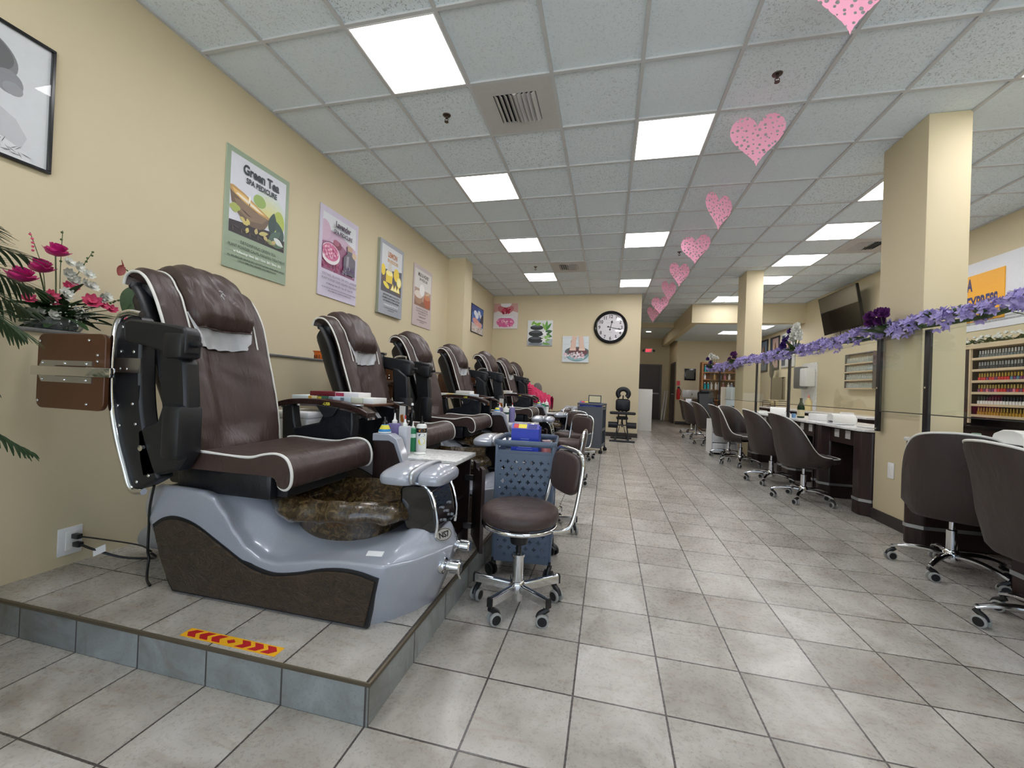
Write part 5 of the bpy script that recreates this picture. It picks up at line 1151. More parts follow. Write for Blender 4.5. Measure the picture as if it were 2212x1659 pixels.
for (y, z, r_) in ((1.378, 1.585, .048), (1.335, 1.497, .050), (1.256, 1.432, .052)):
    p = Vector((X_+rg.uniform(-.02, .05), y, z)); stem(p, .003); mb = MB(); blossom(mb, p, (.45, .0, .8), r_*1.05, 5, rg); blossom(mb, p-Vector((0, 0, .012)), (.3, .0, .9), r_*1.2, 2, rg, .9); mb.ball(p+Vector((.0, 0, .012)), r_*.72, 16, 10, (1, 1, .62)); mb.build('ranunculus', M_MAG, fl, ang=180)
for (y, z, r_) in ((1.437, 1.435, .035), (1.355, 1.375, .035), (1.505, 1.378, .045), (1.60, 1.36, .03), (1.55, 1.372, .03), (1.635, 1.33, .028), (1.37, 1.335, .03), (1.29, 1.35, .03)):
    p = Vector((X_+rg.uniform(0, .07), y, z)); stem(p); mb = MB(); blossom(mb, p, (.8, rg.uniform(-.3, .3), .4), r_, 2, rg, .9); mb.build('pink_blossom', M_PINKP, fl, ang=180)
for (y, z) in ((1.43, 1.505), (1.46, 1.49), (1.475, 1.465), (1.445, 1.47), (1.50, 1.455), (1.48, 1.51), (1.395, 1.40), (1.415, 1.395), (1.385, 1.385), (1.565, 1.42), (1.545, 1.41), (1.52, 1.46), (1.41, 1.55), (1.44, 1.54), (1.30, 1.29), (1.33, 1.295), (1.35, 1.285), (1.44, 1.31), (1.455, 1.295), (1.47, 1.305)):
    p = Vector((X_+rg.uniform(.0, .09), y, z)); mb = MB(); blossom(mb, p, (.8, rg.uniform(-.5, .5), rg.uniform(0, .5)), .030, 2, rg, .9); mb.build('white_orchid', M_WPET, fl, ang=180)
for p in ((X_, 1.413, 1.71), (X_, 1.533, 1.645), (X_, 1.30, 1.66), (X_, 1.665, 1.43)): stem(p, .0017)
for (y0_, z0_, y1_, z1_, m_) in ((1.405, 1.56, 1.413, 1.70, M_STEM), (1.50, 1.57, 1.533, 1.645, M_STEM), (1.31, 1.58, 1.30, 1.65, M_PINKP), (1.62, 1.40, 1.665, 1.43, M_STEM)):
    bd_ = MB()
    for k in range(5): bd_.ball((X_+.004, y0_+(y1_-y0_)*k/4+rg.uniform(-.006, .006), z0_+(z1_-z0_)*k/4), .0055, 7, 5)
    bd_.build('bud_spray', m_, fl)
for k in range(80):
    q = rg.uniform(0, 6.28); el = rg.uniform(-.1, 1.1); petal(lv, (X_+rg.uniform(-.03, .05), 1.40+rg.uniform(-.07, .07), 1.25+rg.uniform(0, .08)), (cos(q)*cos(el), sin(q)*cos(el), sin(el)), (0, 0, 1), rg.uniform(.08, .18), rg.uniform(.012, .032), -.25, 5)
lv.build('foliage', M_LEAF, fl, ang=180); stm.build('stems', M_STEM, fl)
gy = MB()
for k in range(90): q, r_ = rg.uniform(0, 6.28), rg.uniform(.03, .10); gy.ball((X_+.06+r_*cos(q)*.5, 1.43+r_*sin(q), 1.29+rg.uniform(0, .06)), .0042, 5, 4)
go = gy.build('gypsophila', M_WPET, fl); go['kind'] = 'stuff'
pm = thing('potted_palm', (-2.18, .60, 0), 'dark green palm fronds reaching in from the left picture edge', 'plant')
rg = random.Random(4)
MB().lathe([(.12, 0), (.15, .02), (.18, .30), (.19, .32), (.17, .32), (.15, .28), (0, .28)], (-2.18, .60, 0), 28).build('pot', pal(70, 54, 44), pm); MB().tube(bez([(-2.18, .6, .28), (-2.2, .62, .7), (-2.23, .64, 1.1)], 6), [.03]*13, 10).build('trunk', leafmat('palm_trunk', (86, 74, 56)), pm)
def frond(tip, base=(-2.23, .64, 1.1), n=26, L=.20, lift=.16):
    base, tip = Vector(base), Vector(tip); mid = (base+tip)/2+Vector((0, 0, lift)); ax = bez([base, mid, tip], 14); mb = MB(); mb.tube(ax, [.004*(1-.6*i/len(ax)) for i in range(len(ax))], 6)
    for k in range(n):
        t = .15+.85*k/(n-1); i = min(int(t*(len(ax)-1)), len(ax)-2); p = ax[i].lerp(ax[i+1], t*(len(ax)-1)-i); d = (ax[i+1]-ax[i]).normalized(); s_ = d.cross(Vector((0, 0, 1))).normalized()
        for sg in (-1, 1):
            l = L*sin(pi*min(1, .25+t*.7))**.6*rg.uniform(.85, 1.1); petal(mb, p, d*.75+s_*sg*.8+Vector((0, 0, rg.uniform(-.15, .1))), (0, 0, 1), l, .0055, -.28, 5)
    mb.v = [Vector((max(v.x, -2.40) if v.z < 1.23 else v.x, v.y, v.z)) for v in mb.v]; mb.build('frond', M_PALM, pm, ang=180)
for tip in ((-2.20, 1.08, 1.47), (-2.25, 1.13, 1.36), (-2.25, 1.12, 1.27), (-2.20, 1.09, 1.17), (-1.95, .85, 1.50), (-2.45, .85, 1.60), (-2.2, 1.0, .98), (-2.1, .30, 1.5), (-1.9, .5, 1.3)): frond(tip)
frond((-2.15, 1.10, .72), (-2.23, .64, .9), 22, .14, .10); frond((-2.2, 1.0, .80), (-2.23, .64, .95), 22, .12, .08)
an = thing('anthurium', (-2.6, 1.86, 1.213), 'leafy plant with a dark red bloom behind the nearest chair head', 'plant')
MB().lathe([(.05, 0), (.06, .01), (.075, .11), (.07, .11), (.055, .02), (0, .02)], (-2.6, 1.86, 1.213), 24).build('pot', M_WHITE, an)
MB().tube(bez([(-2.6, 1.86, 1.30), (-2.6, 1.80, 1.50), (-2.6, 1.70, 1.59), (-2.6, 1.665, 1.60)], 6), .003, 6).build('flower_stem', M_STEM, an); mb = MB(); petal(mb, (-2.6, 1.672, 1.615), (.1, -.5, -.8), (1, 0, 0), .075, .022, .2, 8); mb.build('spathe', M_SPATHE, an, ang=180)
MB().tube([(-2.59, 1.665, 1.612), (-2.59, 1.655, 1.645)], [.004, .001], 6).build('spadix', M_SPATHE, an)
for (c, d, L, w) in (((-2.59, 1.72, 1.50), (.2, -.25, -1), .16, .062), ((-2.6, 1.78, 1.42), (.3, -.6, -.6), .13, .05), ((-2.6, 1.86, 1.42), (.5, .3, .4), .15, .06), ((-2.62, 1.92, 1.38), (.3, .8, .2), .14, .05)):
    mb = MB(); petal(mb, c, d, (1, 0, .2), L, w, -.12, 8); mb.tube(bez([(-2.6, 1.86, 1.30), ((c[0]-2.6)/2, (c[1]+1.86)/2, (c[2]+1.36)/2), c], 5), .0025, 5); mb.build('leaf', M_LEAF, an, ang=180)
# ---------------------------------------------------------------- pink jacket, cushion
cx_ = CH[6][0]; cy_ = CH[6][1]
rg = random.Random(8)
jk = MB()
def jfn(u, v):
    x = -1.78+.62*u+cx_; z = 1.13-.36*u-.10*sin(u*pi)*.3; y = cy_-.16+.30*v
    k = sin(v*pi)**.5; q = .018*sin(u*46+sin(v*8)*1.6)+.012*sin(v*23+u*8)
    return Vector((x-.02*sin(v*6), y, z+.085*k+q-.14*(1-k)))
jk.grid(jfn, 46, 26); jk.grid(lambda u, v: jfn(u, v)-Vector((.01, 0, .045)), 46, 26)
for k in range(3): pass
jt = thing('pink_jacket', (-1.45+cx_, cy_, .73), 'pink quilted jacket lying over the seat of the last spa chair', 'jacket')
jk.build('jacket_body', leafmat('pink_quilt', (222, 50, 104), (176, 26, 74), .5), jt, ang=180)
MB().tube(bez([(-1.62+cx_, cy_-.20, 1.02), (-1.60+cx_, cy_-.24, .90), (-1.52+cx_, cy_-.24, .80), (-1.40+cx_, cy_-.22, .765)], 8), [.055+.008*sin(i*2.2) for i in range(25)], 14).build('sleeve', leafmat('pink_quilt_sleeve', (214, 46, 98), (170, 24, 70), .5), jt)
tag(MB().ball((-1.52+cx_, cy_+.26, 1.02), .10, 20, 12, (1.0, .5, 1.25)).build('grey_cushion', pal(112, 108, 104, rough=.8)), 'grey rounded cushion behind the pink jacket', 'cushion')
# ---------------------------------------------------------------- massage chair by the end wall
M_STEELB = M('black_steel', (44, 46, 50), .4, .5); mc = thing('massage_chair', (.31, 8.75, 0), 'black portable massage chair standing by the end wall under the clock', 'massage chair'); mx = .31; my = 8.75
cr = [(mx+.118*cos(q), my-.02+.02*sin(q), 1.005+.118*sin(q)) for q in [radians(-60+300*k/26) for k in range(27)]]; cr = [(mx+.105*cos(radians(-52+284*k/26)), my-.02, .985+.095*sin(radians(-52+284*k/26))) for k in range(27)]
MB().tube(cr, .048, 12, flat=(1, 1)).build('face_cradle', M_BLACKV, mc); MB().box(mx-.145, mx+.145, my-.06, my+.03, .62, .875, .05).build('chest_pad', M_BLACKV, mc)
ap = MB().box(mx-.26, mx+.26, my-.13, my+.03, .555, .612, .025).build('arm_shelf', M_BLACKV, mc)
for sg in (-1, 1): MB().tube([(mx+sg*.10, my-.04, .335), (mx+sg*.28, my-.04, .335)], .062, 14, flat=(1, .85)).build('knee_pad', M_BLACKV, mc)
MB().box(mx-.12, mx+.12, my+.05, my+.32, .44, .50, .025).build('seat', M_BLACKV, mc)
fr = MB()
for sg in (-1, 1): fr.tube([(mx+sg*.13, my-.16, .03), (mx+sg*.09, my-.02, .34), (mx+sg*.07, my+.0, .66)], .014, 8).tube([(mx+sg*.13, my-.16, .03), (mx+sg*.13, my+.45, .03)], .014, 8)
fr.tube([(mx-.25, my-.16, .018), (mx+.25, my-.16, .018)], .018, 8).tube([(mx-.22, my+.45, .018), (mx+.22, my+.45, .018)], .018, 8).tube([(mx, my-.02, .30), (mx, my+.15, .46)], .016, 8).tube([(mx, my+.0, .60), (mx, my-.02, .95)], .012, 8).tube([(mx-.12, my-.03, .335), (mx+.12, my-.03, .335)], .012, 8).tube([(mx-.11, my+.30, .03), (mx, my+.16, .44), (mx+.11, my+.30, .03)], .012, 8).tube([(mx-.09, my, .50), (mx+.09, my, .50)], .02, 8)
fr.build('frame', M_STEELB, mc)
# ---------------------------------------------------------------- hallway and far wall
M_DOOR = M('dark_brown_door', (62, 48, 44), .4); M_DFRAME = M('door_frame_paint', (92, 86, 84), .45)
d1 = struct(MB().box(1.03, 1.09, HALL_Y-.04, HALL_Y, 0, 2.10).box(1.91, 1.97, HALL_Y-.04, HALL_Y, 0, 2.10).box(1.09, 1.91, HALL_Y-.04, HALL_Y, 2.05, 2.10), 'door_1', M_DFRAME, 'dark door at the hall end', smooth=False)
lf = MB().box(1.09, 1.91, HALL_Y-.025, HALL_Y-.001, .01, 2.05).build('door_leaf', M_DOOR, d1, smooth=False); MB().box(1.12, 1.88, HALL_Y-.06, HALL_Y-.03, .97, 1.02, .008).build('push_bar', M_STEEL, lf)
d2 = struct(MB().box(2.19, 2.22, YE+.22, YE+.28, 0, 2.10).box(2.19, 2.22, YE+1.14, YE+1.20, 0, 2.10).box(2.19, 2.22, YE+.28, YE+1.14, 2.05, 2.10), 'door_2', M_DOOR, 'dark side door in the hallway', smooth=False)
lf = MB().box(2.2, 2.219, YE+.28, YE+1.14, .01, 2.05).build('door_leaf', M_DOOR, d2, smooth=False); MB().tube([(2.2, YE+.36, 1.0), (2.15, YE+.36, 1.0), (2.15, YE+.48, 1.0)], .01, 8).build('lever_handle', M_STEEL, lf)
ex = thing('exit_sign', (1.46, HALL_Y, 2.53), 'lit red exit sign with two lamp heads above the hall door', 'exit sign')
MB().box(1.32, 1.60, HALL_Y-.05, HALL_Y, 2.53, 2.72, .01).build('housing', M_WHITE, ex)
for x in (1.27, 1.65): MB().ball((x, HALL_Y-.05, 2.62), .045, 12, 8).build('lamp_head', M_CART2, ex)
g = G('exit_red'); g.p(col=srgb(220, 40, 60), em=(*srgb(255, 60, 80), 1), es=1.6); tm = MB(); text_mb(tm, 'EXIT', .15, lambda u, v: Vector((1.46+u, HALL_Y-.052, 2.575+v)), bold=.004, wide=.72); tm.build('lettering', g.m, ex, smooth=False)
dl = thing('downlight', (1.28, 14.6, 3.095), 'small round recessed downlight in the hallway ceiling', 'ceiling light')
MB().lathe([(.10, 0), (.085, -.006), (.075, .0)], (1.28, 14.6, 3.10)).build('trim_ring', M_WHITE, dl); g = G('downlight_lens'); g.p(em=(1, .95, .86, 1), es=60); MB().lathe([(.075, -.001), (0, -.001)], (1.28, 14.6, 3.0995)).build('lens', g.m, dl)
tag(MB().box(.70, 1.165, 11.50, 11.54, .0, 1.115, .004).build('leaning_board', M_WHITE), 'white board panel standing at the corner past the clock wall', 'board')
for k, (x, l) in enumerate(((2.02, 'first white plank leaning in the hallway corner'), (2.10, 'second white plank leaning in the hallway corner'))):
    tag(MB().obox((x+.02, HALL_Y-.15-.05*k, .56), (.025, 0, 0), (0, .012, 0), (.06, .06, .55)).build('white_plank', M_WHITE, smooth=False), l, 'plank', 'planks in the hallway')
fe = thing('fire_extinguisher', (2.29, YE-.08, .83), 'red fire extinguisher on the far wall beside the hallway', 'fire extinguisher')
MB().lathe([(.045, 0), (.055, .02), (.055, .30), (.03, .36), (.02, .37)], (2.29, YE-.07, .83), 20).build('cylinder', pal(190, 24, 30), fe); MB().box(2.26, 2.33, YE-.10, YE-.03, 1.20, 1.26, .01).build('valve', M_TYRE, fe); MB().tube(bez([(2.31, YE-.08, 1.22), (2.37, YE-.08, 1.12), (2.35, YE-.08, .98)], 5), .010, 8).build('hose', M_TYRE, fe)
tag(MB().box(2.24, 2.34, YE-.004, YE, 1.30, 1.45).build('extinguisher_sign', pal(214, 60, 66), smooth=False), 'small red and white sign above the fire extinguisher', 'sign')
pf = thing('framed_picture', (2.64, YE-.03, 1.48), 'black framed dark picture on the far wall', 'picture'); MB().box(2.47, 2.82, YE-.03, YE, 1.48, 1.87, .004).build('frame', M_GLOSSBLK, pf); MB().box(2.52, 2.77, YE-.032, YE-.030, 1.53, 1.82).build('print', leafmat('dark_print', (96, 96, 84), (30, 32, 32)), pf, smooth=False)
tag(MB().box(2.43, 3.05, YE-.02, YE, .91, 1.16, .003).build('marble_splash', M_MARBLE), 'white marble splash panel on the far wall', 'panel')
ht = thing('wall_sink', (2.65, YE-.2, .42), 'grey metal wash sink under the marble splash', 'sink'); MB().box(2.47, 2.95, YE-.35, YE-.001, .42, .88, .02).build('basin_box', M_STEEL, ht); MB().tube(bez([(2.7, YE-.06, .88), (2.7, YE-.06, 1.02), (2.7, YE-.14, 1.05), (2.7, YE-.2, .98)], 5), .012, 8).build('tap', M_CHROME, ht)
# bookshelf with bottles
M_OAK = wood('oak_veneer', (120, 76, 36), (160, 108, 58), .4)
bs = thing('bookshelf', (3.15, 13.2, 0), 'brown wooden bookshelf of bottles behind the glass partition end', 'shelf')
MB().box(2.69, 2.735, 13.05, 13.35, 0, 2.0).box(3.60, 3.645, 13.05, 13.35, 0, 2.0).build('side_board', M_OAK, bs, smooth=False); MB().box(2.735, 3.60, 13.33, 13.35, 0, 2.0).build('back_board', M_OAK, bs, smooth=False)
SHZ = [.40, .885, 1.19, 1.485, 1.70, 1.96]
for z in SHZ: MB().box(2.735, 3.60, 13.05, 13.33, z-.025, z).build('shelf_board', M_OAK, bs, smooth=False)
def bottle(x, y, z, c, h, r, label, group, cap=None):
    mb = MB().lathe([(r*.95, 0), (r, .005), (r, h*.7), (r*.42, h*.8), (r*.42, h*.84)], (x, y, z), 12).mat(1); mb.lathe([(r*.5, h*.84), (r*.5, h), (0, h)], (x, y, z), 10)
    return tag(mb.build('bottle', [pal(*c, rough=.25), cap or M_BWHITE]), label, 'bottle', group)
rg = random.Random(21)
NMC = {(40, 150, 160): 'teal', (226, 226, 224): 'white', (180, 110, 120): 'pink', (120, 130, 160): 'grey blue', (196, 150, 90): 'amber'}
ORD = ['top', 'second', 'third', 'fourth']
for si, (z, items) in enumerate(((1.70, ((2.80, (40, 150, 160)), (2.88, (40, 150, 160)), (2.97, (40, 150, 160)), (3.1, (226, 226, 224)), (3.3, (120, 130, 160)))), (1.485, ((2.79, (226, 226, 224)), (3.05, (196, 150, 90)), (3.22, (120, 130, 160)), (3.34, (180, 110, 120)), (3.46, (226, 226, 224)))), (1.19, ((2.80, (40, 150, 160)), (2.89, (40, 150, 160)), (2.98, (226, 226, 224)), (3.1, (226, 226, 224)), (3.18, (226, 226, 224)), (3.30, (180, 110, 120)), (3.44, (226, 226, 224)), (3.53, (120, 130, 160)))), (.885, ((2.82, (226, 226, 224)), (2.95, (120, 130, 160)), (3.2, (226, 226, 224)))))):
    seen = {}
    tot = {c: sum(1 for _, q in items if q == c) for _, c in items}
    for x, c in items:
        seen[c] = seen.get(c, 0)+1; n = NMC[c]
        pos = '' if tot[c] == 1 else ['first ', 'second ', 'third ', 'fourth ', 'fifth '][seen[c]-1]
        bottle(x, 13.14, z, c, .21 if si != 1 else .17, .034, '%s%s bottle from left on the %s bookshelf board' % (pos, n, ORD[si]), 'bottles on the wooden bookshelf')
# ---------------------------------------------------------------- manicure desks
def desk(y0, y1, xf, label, peds, knees, xb=2.88):
    t = thing('manicure_desk', ((xf+xb)/2, (y0+y1)/2, 0), label, 'desk', 'dark manicure desks with marble tops')
    c = .07
    MB().prism([(xf-.02, y0+c), (xf-.02+c*.7, y0), (xb, y0), (xb, y1), (xf-.02+c*.7, y1), (xf-.02, y1-c)], .755, .778, 'xy').build('marble_top', M_MARBLE, t, bevel=.003)
    for (a, b_) in peds:
        po = [(xf, a+.06), (xf+.07, a), (xb-.1, a), (xb-.1, b_), (xf+.07, b_), (xf, b_-.06)]
        p = MB().prism(po, .0, .755, 'xy').build('pedestal', M_ESP, t, bevel=.012)
        MB().prism([(x-.003 if x < xf+.05 else x-.003 if x < xf+.1 else x, y+(-.003 if y < (a+b_)/2 else .003)) for x, y in po], .125, .15, 'xy').build('metal_strip', M_ALUM, p)
    for (a, b_) in knees:
        q = MB().box(xf+.56, xf+.58, a, b_, .02, .60).box(xf+.06, xf+.58, a, b_, .60, .755).build('apron', M_ESP, t, smooth=False)
        MB().box(xf+.556, xf+.56, a, b_, .12, .145).build('metal_strip', M_ALUM, q, smooth=False)
        w = b_-a
        for f in (.22, .62): MB().box(xf+.056, xf+.06, a+w*f, a+w*f+.085, .655, .735, .002).build('outlet_plate', M_WHITE, q)
    return t
desk(4.275, 5.17, 2.245, 'dark desk with marble top just behind the near pillar', [(4.275, 4.50), (4.99, 5.17)], [(4.50, 4.99)])
desk(5.18, 6.10, 2.255, 'second marble topped dark desk from the near pillar', [(5.18, 5.27), (5.80, 6.10)], [(5.27, 5.80)])
desk(6.11, 7.50, 2.27, 'third marble topped dark desk, before the far pillar', [(6.11, 6.30), (7.18, 7.50)], [(6.30, 7.18)])
desk(8.42, 9.84, 2.25, 'farthest dark desk carrying the white warmer box', [(8.42, 8.66), (9.6, 9.84)], [(8.66, 9.6)])
desk(2.62, 3.69, 2.17, 'dark desk before the near pillar at the right picture edge', [(3.54, 3.69), (2.62, 2.86)], [(2.86, 3.54)])
desk(1.45, 2.60, 2.17, 'dark desk nearest the camera, mostly outside the right picture edge', [(2.50, 2.60), (1.45, 1.7)], [(1.7, 2.50)])
# glass partition
M_GLASS = thin_glass('partition_glass', (.97, .985, .975), .035)
M_GEDGE = M('glass_edge', (60, 62, 60), .2)
GX = 2.275
for (a, b_, l) in ((1.45, 3.58, 'clear glass partition pane nearest the camera at right'), (3.64, 4.13, 'narrow clear glass pane across the side of the near pillar'), (4.19, 5.93, 'clear glass pane just behind the near pillar'), (5.99, 7.12, 'clear glass pane before the far pillar'), (7.18, 10.2, 'farthest clear glass pane beside the far pillar')):
    t = thing('glass_pane', (GX, (a+b_)/2, .955), l, 'glass', 'glass partition panes'); MB().box(GX-.003, GX+.003, a, b_, .955, 1.555).build('pane', M_GLASS, t, smooth=False)
    MB().box(GX-.0035, GX+.0035, a, b_, .949, .956).build('bottom_edge', M_GEDGE, t, smooth=False)
for y, l in ((3.61, 'black post at the front corner of the near pillar'), (4.16, 'black post at the back edge of the near pillar'), (5.96, 'black post beside the green bottle on the desk'), (7.15, 'black post at the front of the far pillar'), (9.35, 'farthest black partition post')):
    t = thing('partition_post', (GX, y, .778), l, 'post', 'black posts of the glass partition'); MB().box(GX-.006, GX+.014, y-.026, y+.026, .778, 1.575, .002).build('upright', M_TYRE, t); MB().cyl((GX-.006, y, .80), (GX-.012, y, .80), .008, n=10).build('screw', M_CHROME, t); MB().cyl((GX-.006, y, 1.15), (GX-.012, y, 1.15), .008, n=10).build('screw', M_CHROME, t)
tag(MB().box(GX-.03, GX+.03, 1.45, 10.3, 1.556, 1.574).build('partition_rail', M_GLASS, smooth=False), 'clear shelf rail on top of the glass partition carrying the garland', 'rail')
# garland
M_LAV = leafmat('lavender_petal', (186, 174, 224), (138, 124, 194), .6); M_LAV2 = leafmat('pale_lavender_petal', (206, 196, 238), (160, 148, 208), .6); M_GLEAF = leafmat('garland_leaf', (86, 110, 62), (50, 72, 40), .5)
gl_ = thing('flower_garland', (GX, 5.9, 1.574), 'long lavender flower garland along the top of the glass partition', 'garland')
rg = random.Random(17)
MB().tube([(GX-.01+.012*sin(i*1.3), 1.5+8.75*i/60, 1.60+.01*sin(i*.9)) for i in range(61)], .016, 6).build('vine', M_GLEAF, gl_)
protos = []
def cluster_mb(seed):
    r2 = random.Random(seed); mb = MB()
    for k in range(13):
        q, el = r2.uniform(0, 6.28), r2.uniform(-.8, 1.2); d = Vector((cos(q)*cos(el), sin(q)*cos(el), sin(el))); d.x -= .35; d.normalize(); c = d*r2.uniform(.02, .062)
        a = d.orthogonal().normalized(); b_ = d.cross(a)
        for i in range(5):
            w = 2*pi*i/5+q; e = a*cos(w)+b_*sin(w); petal(mb, c, e+d*.45, d, r2.uniform(.030, .042), .0105, .15, 3)
    return mb
for k in range(4):
    mb = cluster_mb(k); mb.v = [v+Vector((GX, 1.5, 1.615)) for v in mb.v]; protos.append(mb.build('flower_cluster', M_LAV if k % 2 else M_LAV2, gl_, ang=180))
lp = []
for k in range(3):
    mb = MB(); r2 = random.Random(50+k)
    for i in range(3): q = r2.uniform(0, 6.28); petal(mb, (GX, 1.5, 1.61), (cos(q)-.5, sin(q), r2.uniform(-.1, .8)), (0, 0, 1), .075, .022, .1, 5)
    lp.append(mb.build('leaf_spray', M_GLEAF, gl_, ang=180))
for pr, n, off in ((protos, 98, 0), (lp, 60, .05)):
    for i in range(n):
        src = pr[i % len(pr)]; o = src if i < len(pr) else src.copy()
        if i >= len(pr): COL.objects.link(o); o.parent = gl_
        t = (i+.5)/n; y = 1.55+8.65*t**1.12+off
        # keep copies around the garland axis: rotate about it in place
        R = Matrix.Rotation(rg.uniform(-.5, .5), 4, 'Y') @ Matrix.Rotation(rg.uniform(-.6, .6), 4, 'X') @ Matrix.Scale(rg.uniform(.85, 1.15), 4)
        P0 = Vector((GX, 1.5, 1.613))-wl(gl_); tgt = Vector((GX-.032+rg.uniform(-.02, .012), y, 1.614+rg.uniform(-.026, .026)))-wl(gl_)
        o.matrix_local = Matrix.Translation(tgt) @ R @ Matrix.Translation(-P0)
M_PURP = leafmat('deep_purple_petal', (76, 40, 128), (46, 22, 90), .6); M_MAUVE = leafmat('plum_petal', (104, 40, 116), (66, 20, 76), .6)
def bunch(y, cols, h, label, r=.11):
    t = thing('flower_bunch', ((GX-.05), y, 1.575), label, 'flowers', 'flower bunches on the partition rail'); L = MB(); r2 = random.Random(int(y*10))
    for k in range(34): q = r2.uniform(0, 6.28); petal(L, ((GX-.05), y, 1.60), (cos(q)*.8, sin(q), r2.uniform(.15, 1.3)), (0, 0, 1), r2.uniform(.08, .17), .042, -.1, 5)
    L.build('foliage', M_GLEAF, t, ang=180); S = MB()
    for m, dy, dz in cols:
        p = Vector(((GX-.05)+r2.uniform(-.06, .03), y+dy, 1.575+dz)); S.tube([((GX-.05), y, 1.59), p], .003, 5); mb = MB(); blossom(mb, p, (-.75, -.45+r2.uniform(-.2, .2), .4), .056, 4, r2, .8); mb.ball(p, .026, 10, 6); mb.build('blossom', m, t, ang=180)
    S.build('stems', M_STEM, t)
Wt, Pp = M_WPET, M_PURP
bunch(5.68, [(Wt, -.04, .33), (Wt, -.12, .30), (Wt, -.16, .23), (Wt, -.02, .24), (Wt, -.09, .22), (Wt, .05, .18), (Wt, -.20, .17), (Wt, .02, .30), (Pp, .15, .29), (Pp, .18, .22), (Pp, .24, .18), (Pp, .12, .20), (Pp, .30, .13), (Pp, .20, .12), (Pp, .38, .12)], .3, 'large white and purple flower bunch on the garland rail')
bunch(4.0, [(M_MAUVE, -.03, .18), (M_MAUVE, .03, .19), (M_MAUVE, .08, .17), (M_MAUVE, -.08, .17), (M_MAUVE, .02, .12), (M_MAUVE, .10, .12)], .2, 'plum flower bunch on the rail by the near pillar')
bunch(9.73, [(Wt, -.08, .32), (Wt, -.20, .28), (Wt, -.30, .24), (Wt, -.12, .24), (Wt, -.02, .30), (Pp, .2, .25), (Pp, .25, .18), (Pp, .12, .16), (Pp, .32, .10), (Pp, .18, .08)], .3, 'white and purple flower bunch at the far garland end')
bunch(8.2, [(M_MAUVE, -.10, .20), (M_MAUVE, 0, .16), (M_MAUVE, .10, .12), (M_MAUVE, .2, .06), (M_MAUVE, -.2, .2)], .2, 'dark plum flower bunch left of the far pillar')
# ---------------------------------------------------------------- manicure chairs
M_CSHELL = leather('chair_vinyl', (62, 52, 49), .46)
def make_mchair(label):
    t = thing('manicure_chair', (0, 0, 0), label, 'chair', 'brown manicure chairs with white piping')
    NS = 56; SB = [-1+2*i/NS for i in range(NS+1)]
    def plan(s):
        a = s*radians(128); c, d = cos(a), sin(a); e = (abs(c)**2.8+abs(d)**2.8)**(-1/2.8)
        return Vector((-.235*c*e if c > 0 else -.30*c*e*.75, .230*d*e, 0))
    def top(s): a = abs(s); return .475+.40*(1/(1+math.exp((a-.54)*12)))-.012*a
    def shell(u, v):
        s = -1+2*u; p = plan(s); zt = top(s)
        k = v*10; pr = [(0, .0, .025), (.0, .06, 0), (.0, .35, 0), (0, .7, 0), (.0, .95, 0), (-.010, 1.0, .0), (-.03, .985, 0), (-.042, .8, 0), (-.044, .5, 0), (-.040, .2, 0), (-.030, .06, 0)][round(k)]
        z0 = .35; z = z0+(zt-z0)*pr[1]; h = (z-z0)/.48; nrm = p.normalized()
        lean = Vector((-.085*h*h*max(0, -p.x/.245), 0, 0))
        q = p*(1-.0*h)+nrm*pr[0]+lean; q -= nrm*.05*max(0, 1-(z-z0)/.06)*(1 if pr[0] > -.02 else 0)
        return Vector((q.x, q.y, z))
    mb = MB().grid(shell, NS, 10); sh = mb.build('back_shell', M_CSHELL, t, ang=70)
    MB().tube([shell((s+1)/2, .5) for s in SB], .0065, 8).build('shell_piping', M_PIPE, sh)
    st = pad_mb(-.21, .27, -.197, .197, .40, .465, .02, 4.0); st.build('seat', M_CSHELL, t, ang=60)
    MB().tube([(.025+.243*c*(abs(c)**4+abs(d)**4)**-.25, .194*d*(abs(c)**4+abs(d)**4)**-.25, .456) for c, d in [(cos(2*pi*k/48), sin(2*pi*k/48)) for k in range(-15, 16)]], .005, 6).build('seat_piping', M_PIPE, t)
    mk = MB().box(-.11, .11, -.09, .09, .36, .40, .01).build('tilt_plate', M_TYRE, t); MB().tube(bez([(0, -.08, .375), (.02, -.17, .37), (.03, -.22, .375)], 4), [.006]*6+[.011, .012, .010], 8).build('height_lever', M_TYRE, mk)
    MB().cyl((0, 0, .26), (0, 0, .37), .014, n=14).build('gas_piston', M_CHROME, t); MB().lathe([(.026, .09), (.026, .265), (.020, .27), (0, .27)], (0, 0, 0), 20).build('gas_cylinder', M_CHROME, t)
    MB().lathe([(.036, .075), (.042, .09), (.040, .135), (.028, .15)], (0, 0, 0), 20).build('hub', M_CHROME, t)
    for k in range(5):
        a = 2*pi*k/5+.3; d = Vector((cos(a), sin(a), 0))
        MB().tube(bez([d*.025+Vector((0, 0, .115)), d*.12+Vector((0, 0, .122)), d*.21+Vector((0, 0, .108)), d*.272+Vector((0, 0, .085))], 5), [.022-.0006*i for i in range(16)], 10, flat=(.75, 1), up=(0, 0, 1)).build('leg', M_CHROME, t)
        caster(t, *(d*.262)[:2], a+2.1+1.7*k, .028, M_RUB)
    return t
MC = make_mchair('brown manicure chair seen from behind beside the near pillar'); MC.location = (2.0, 3.12, 0); MC.rotation_euler[2] = radians(57)
MC.location = (2.08, 3.06, 0)
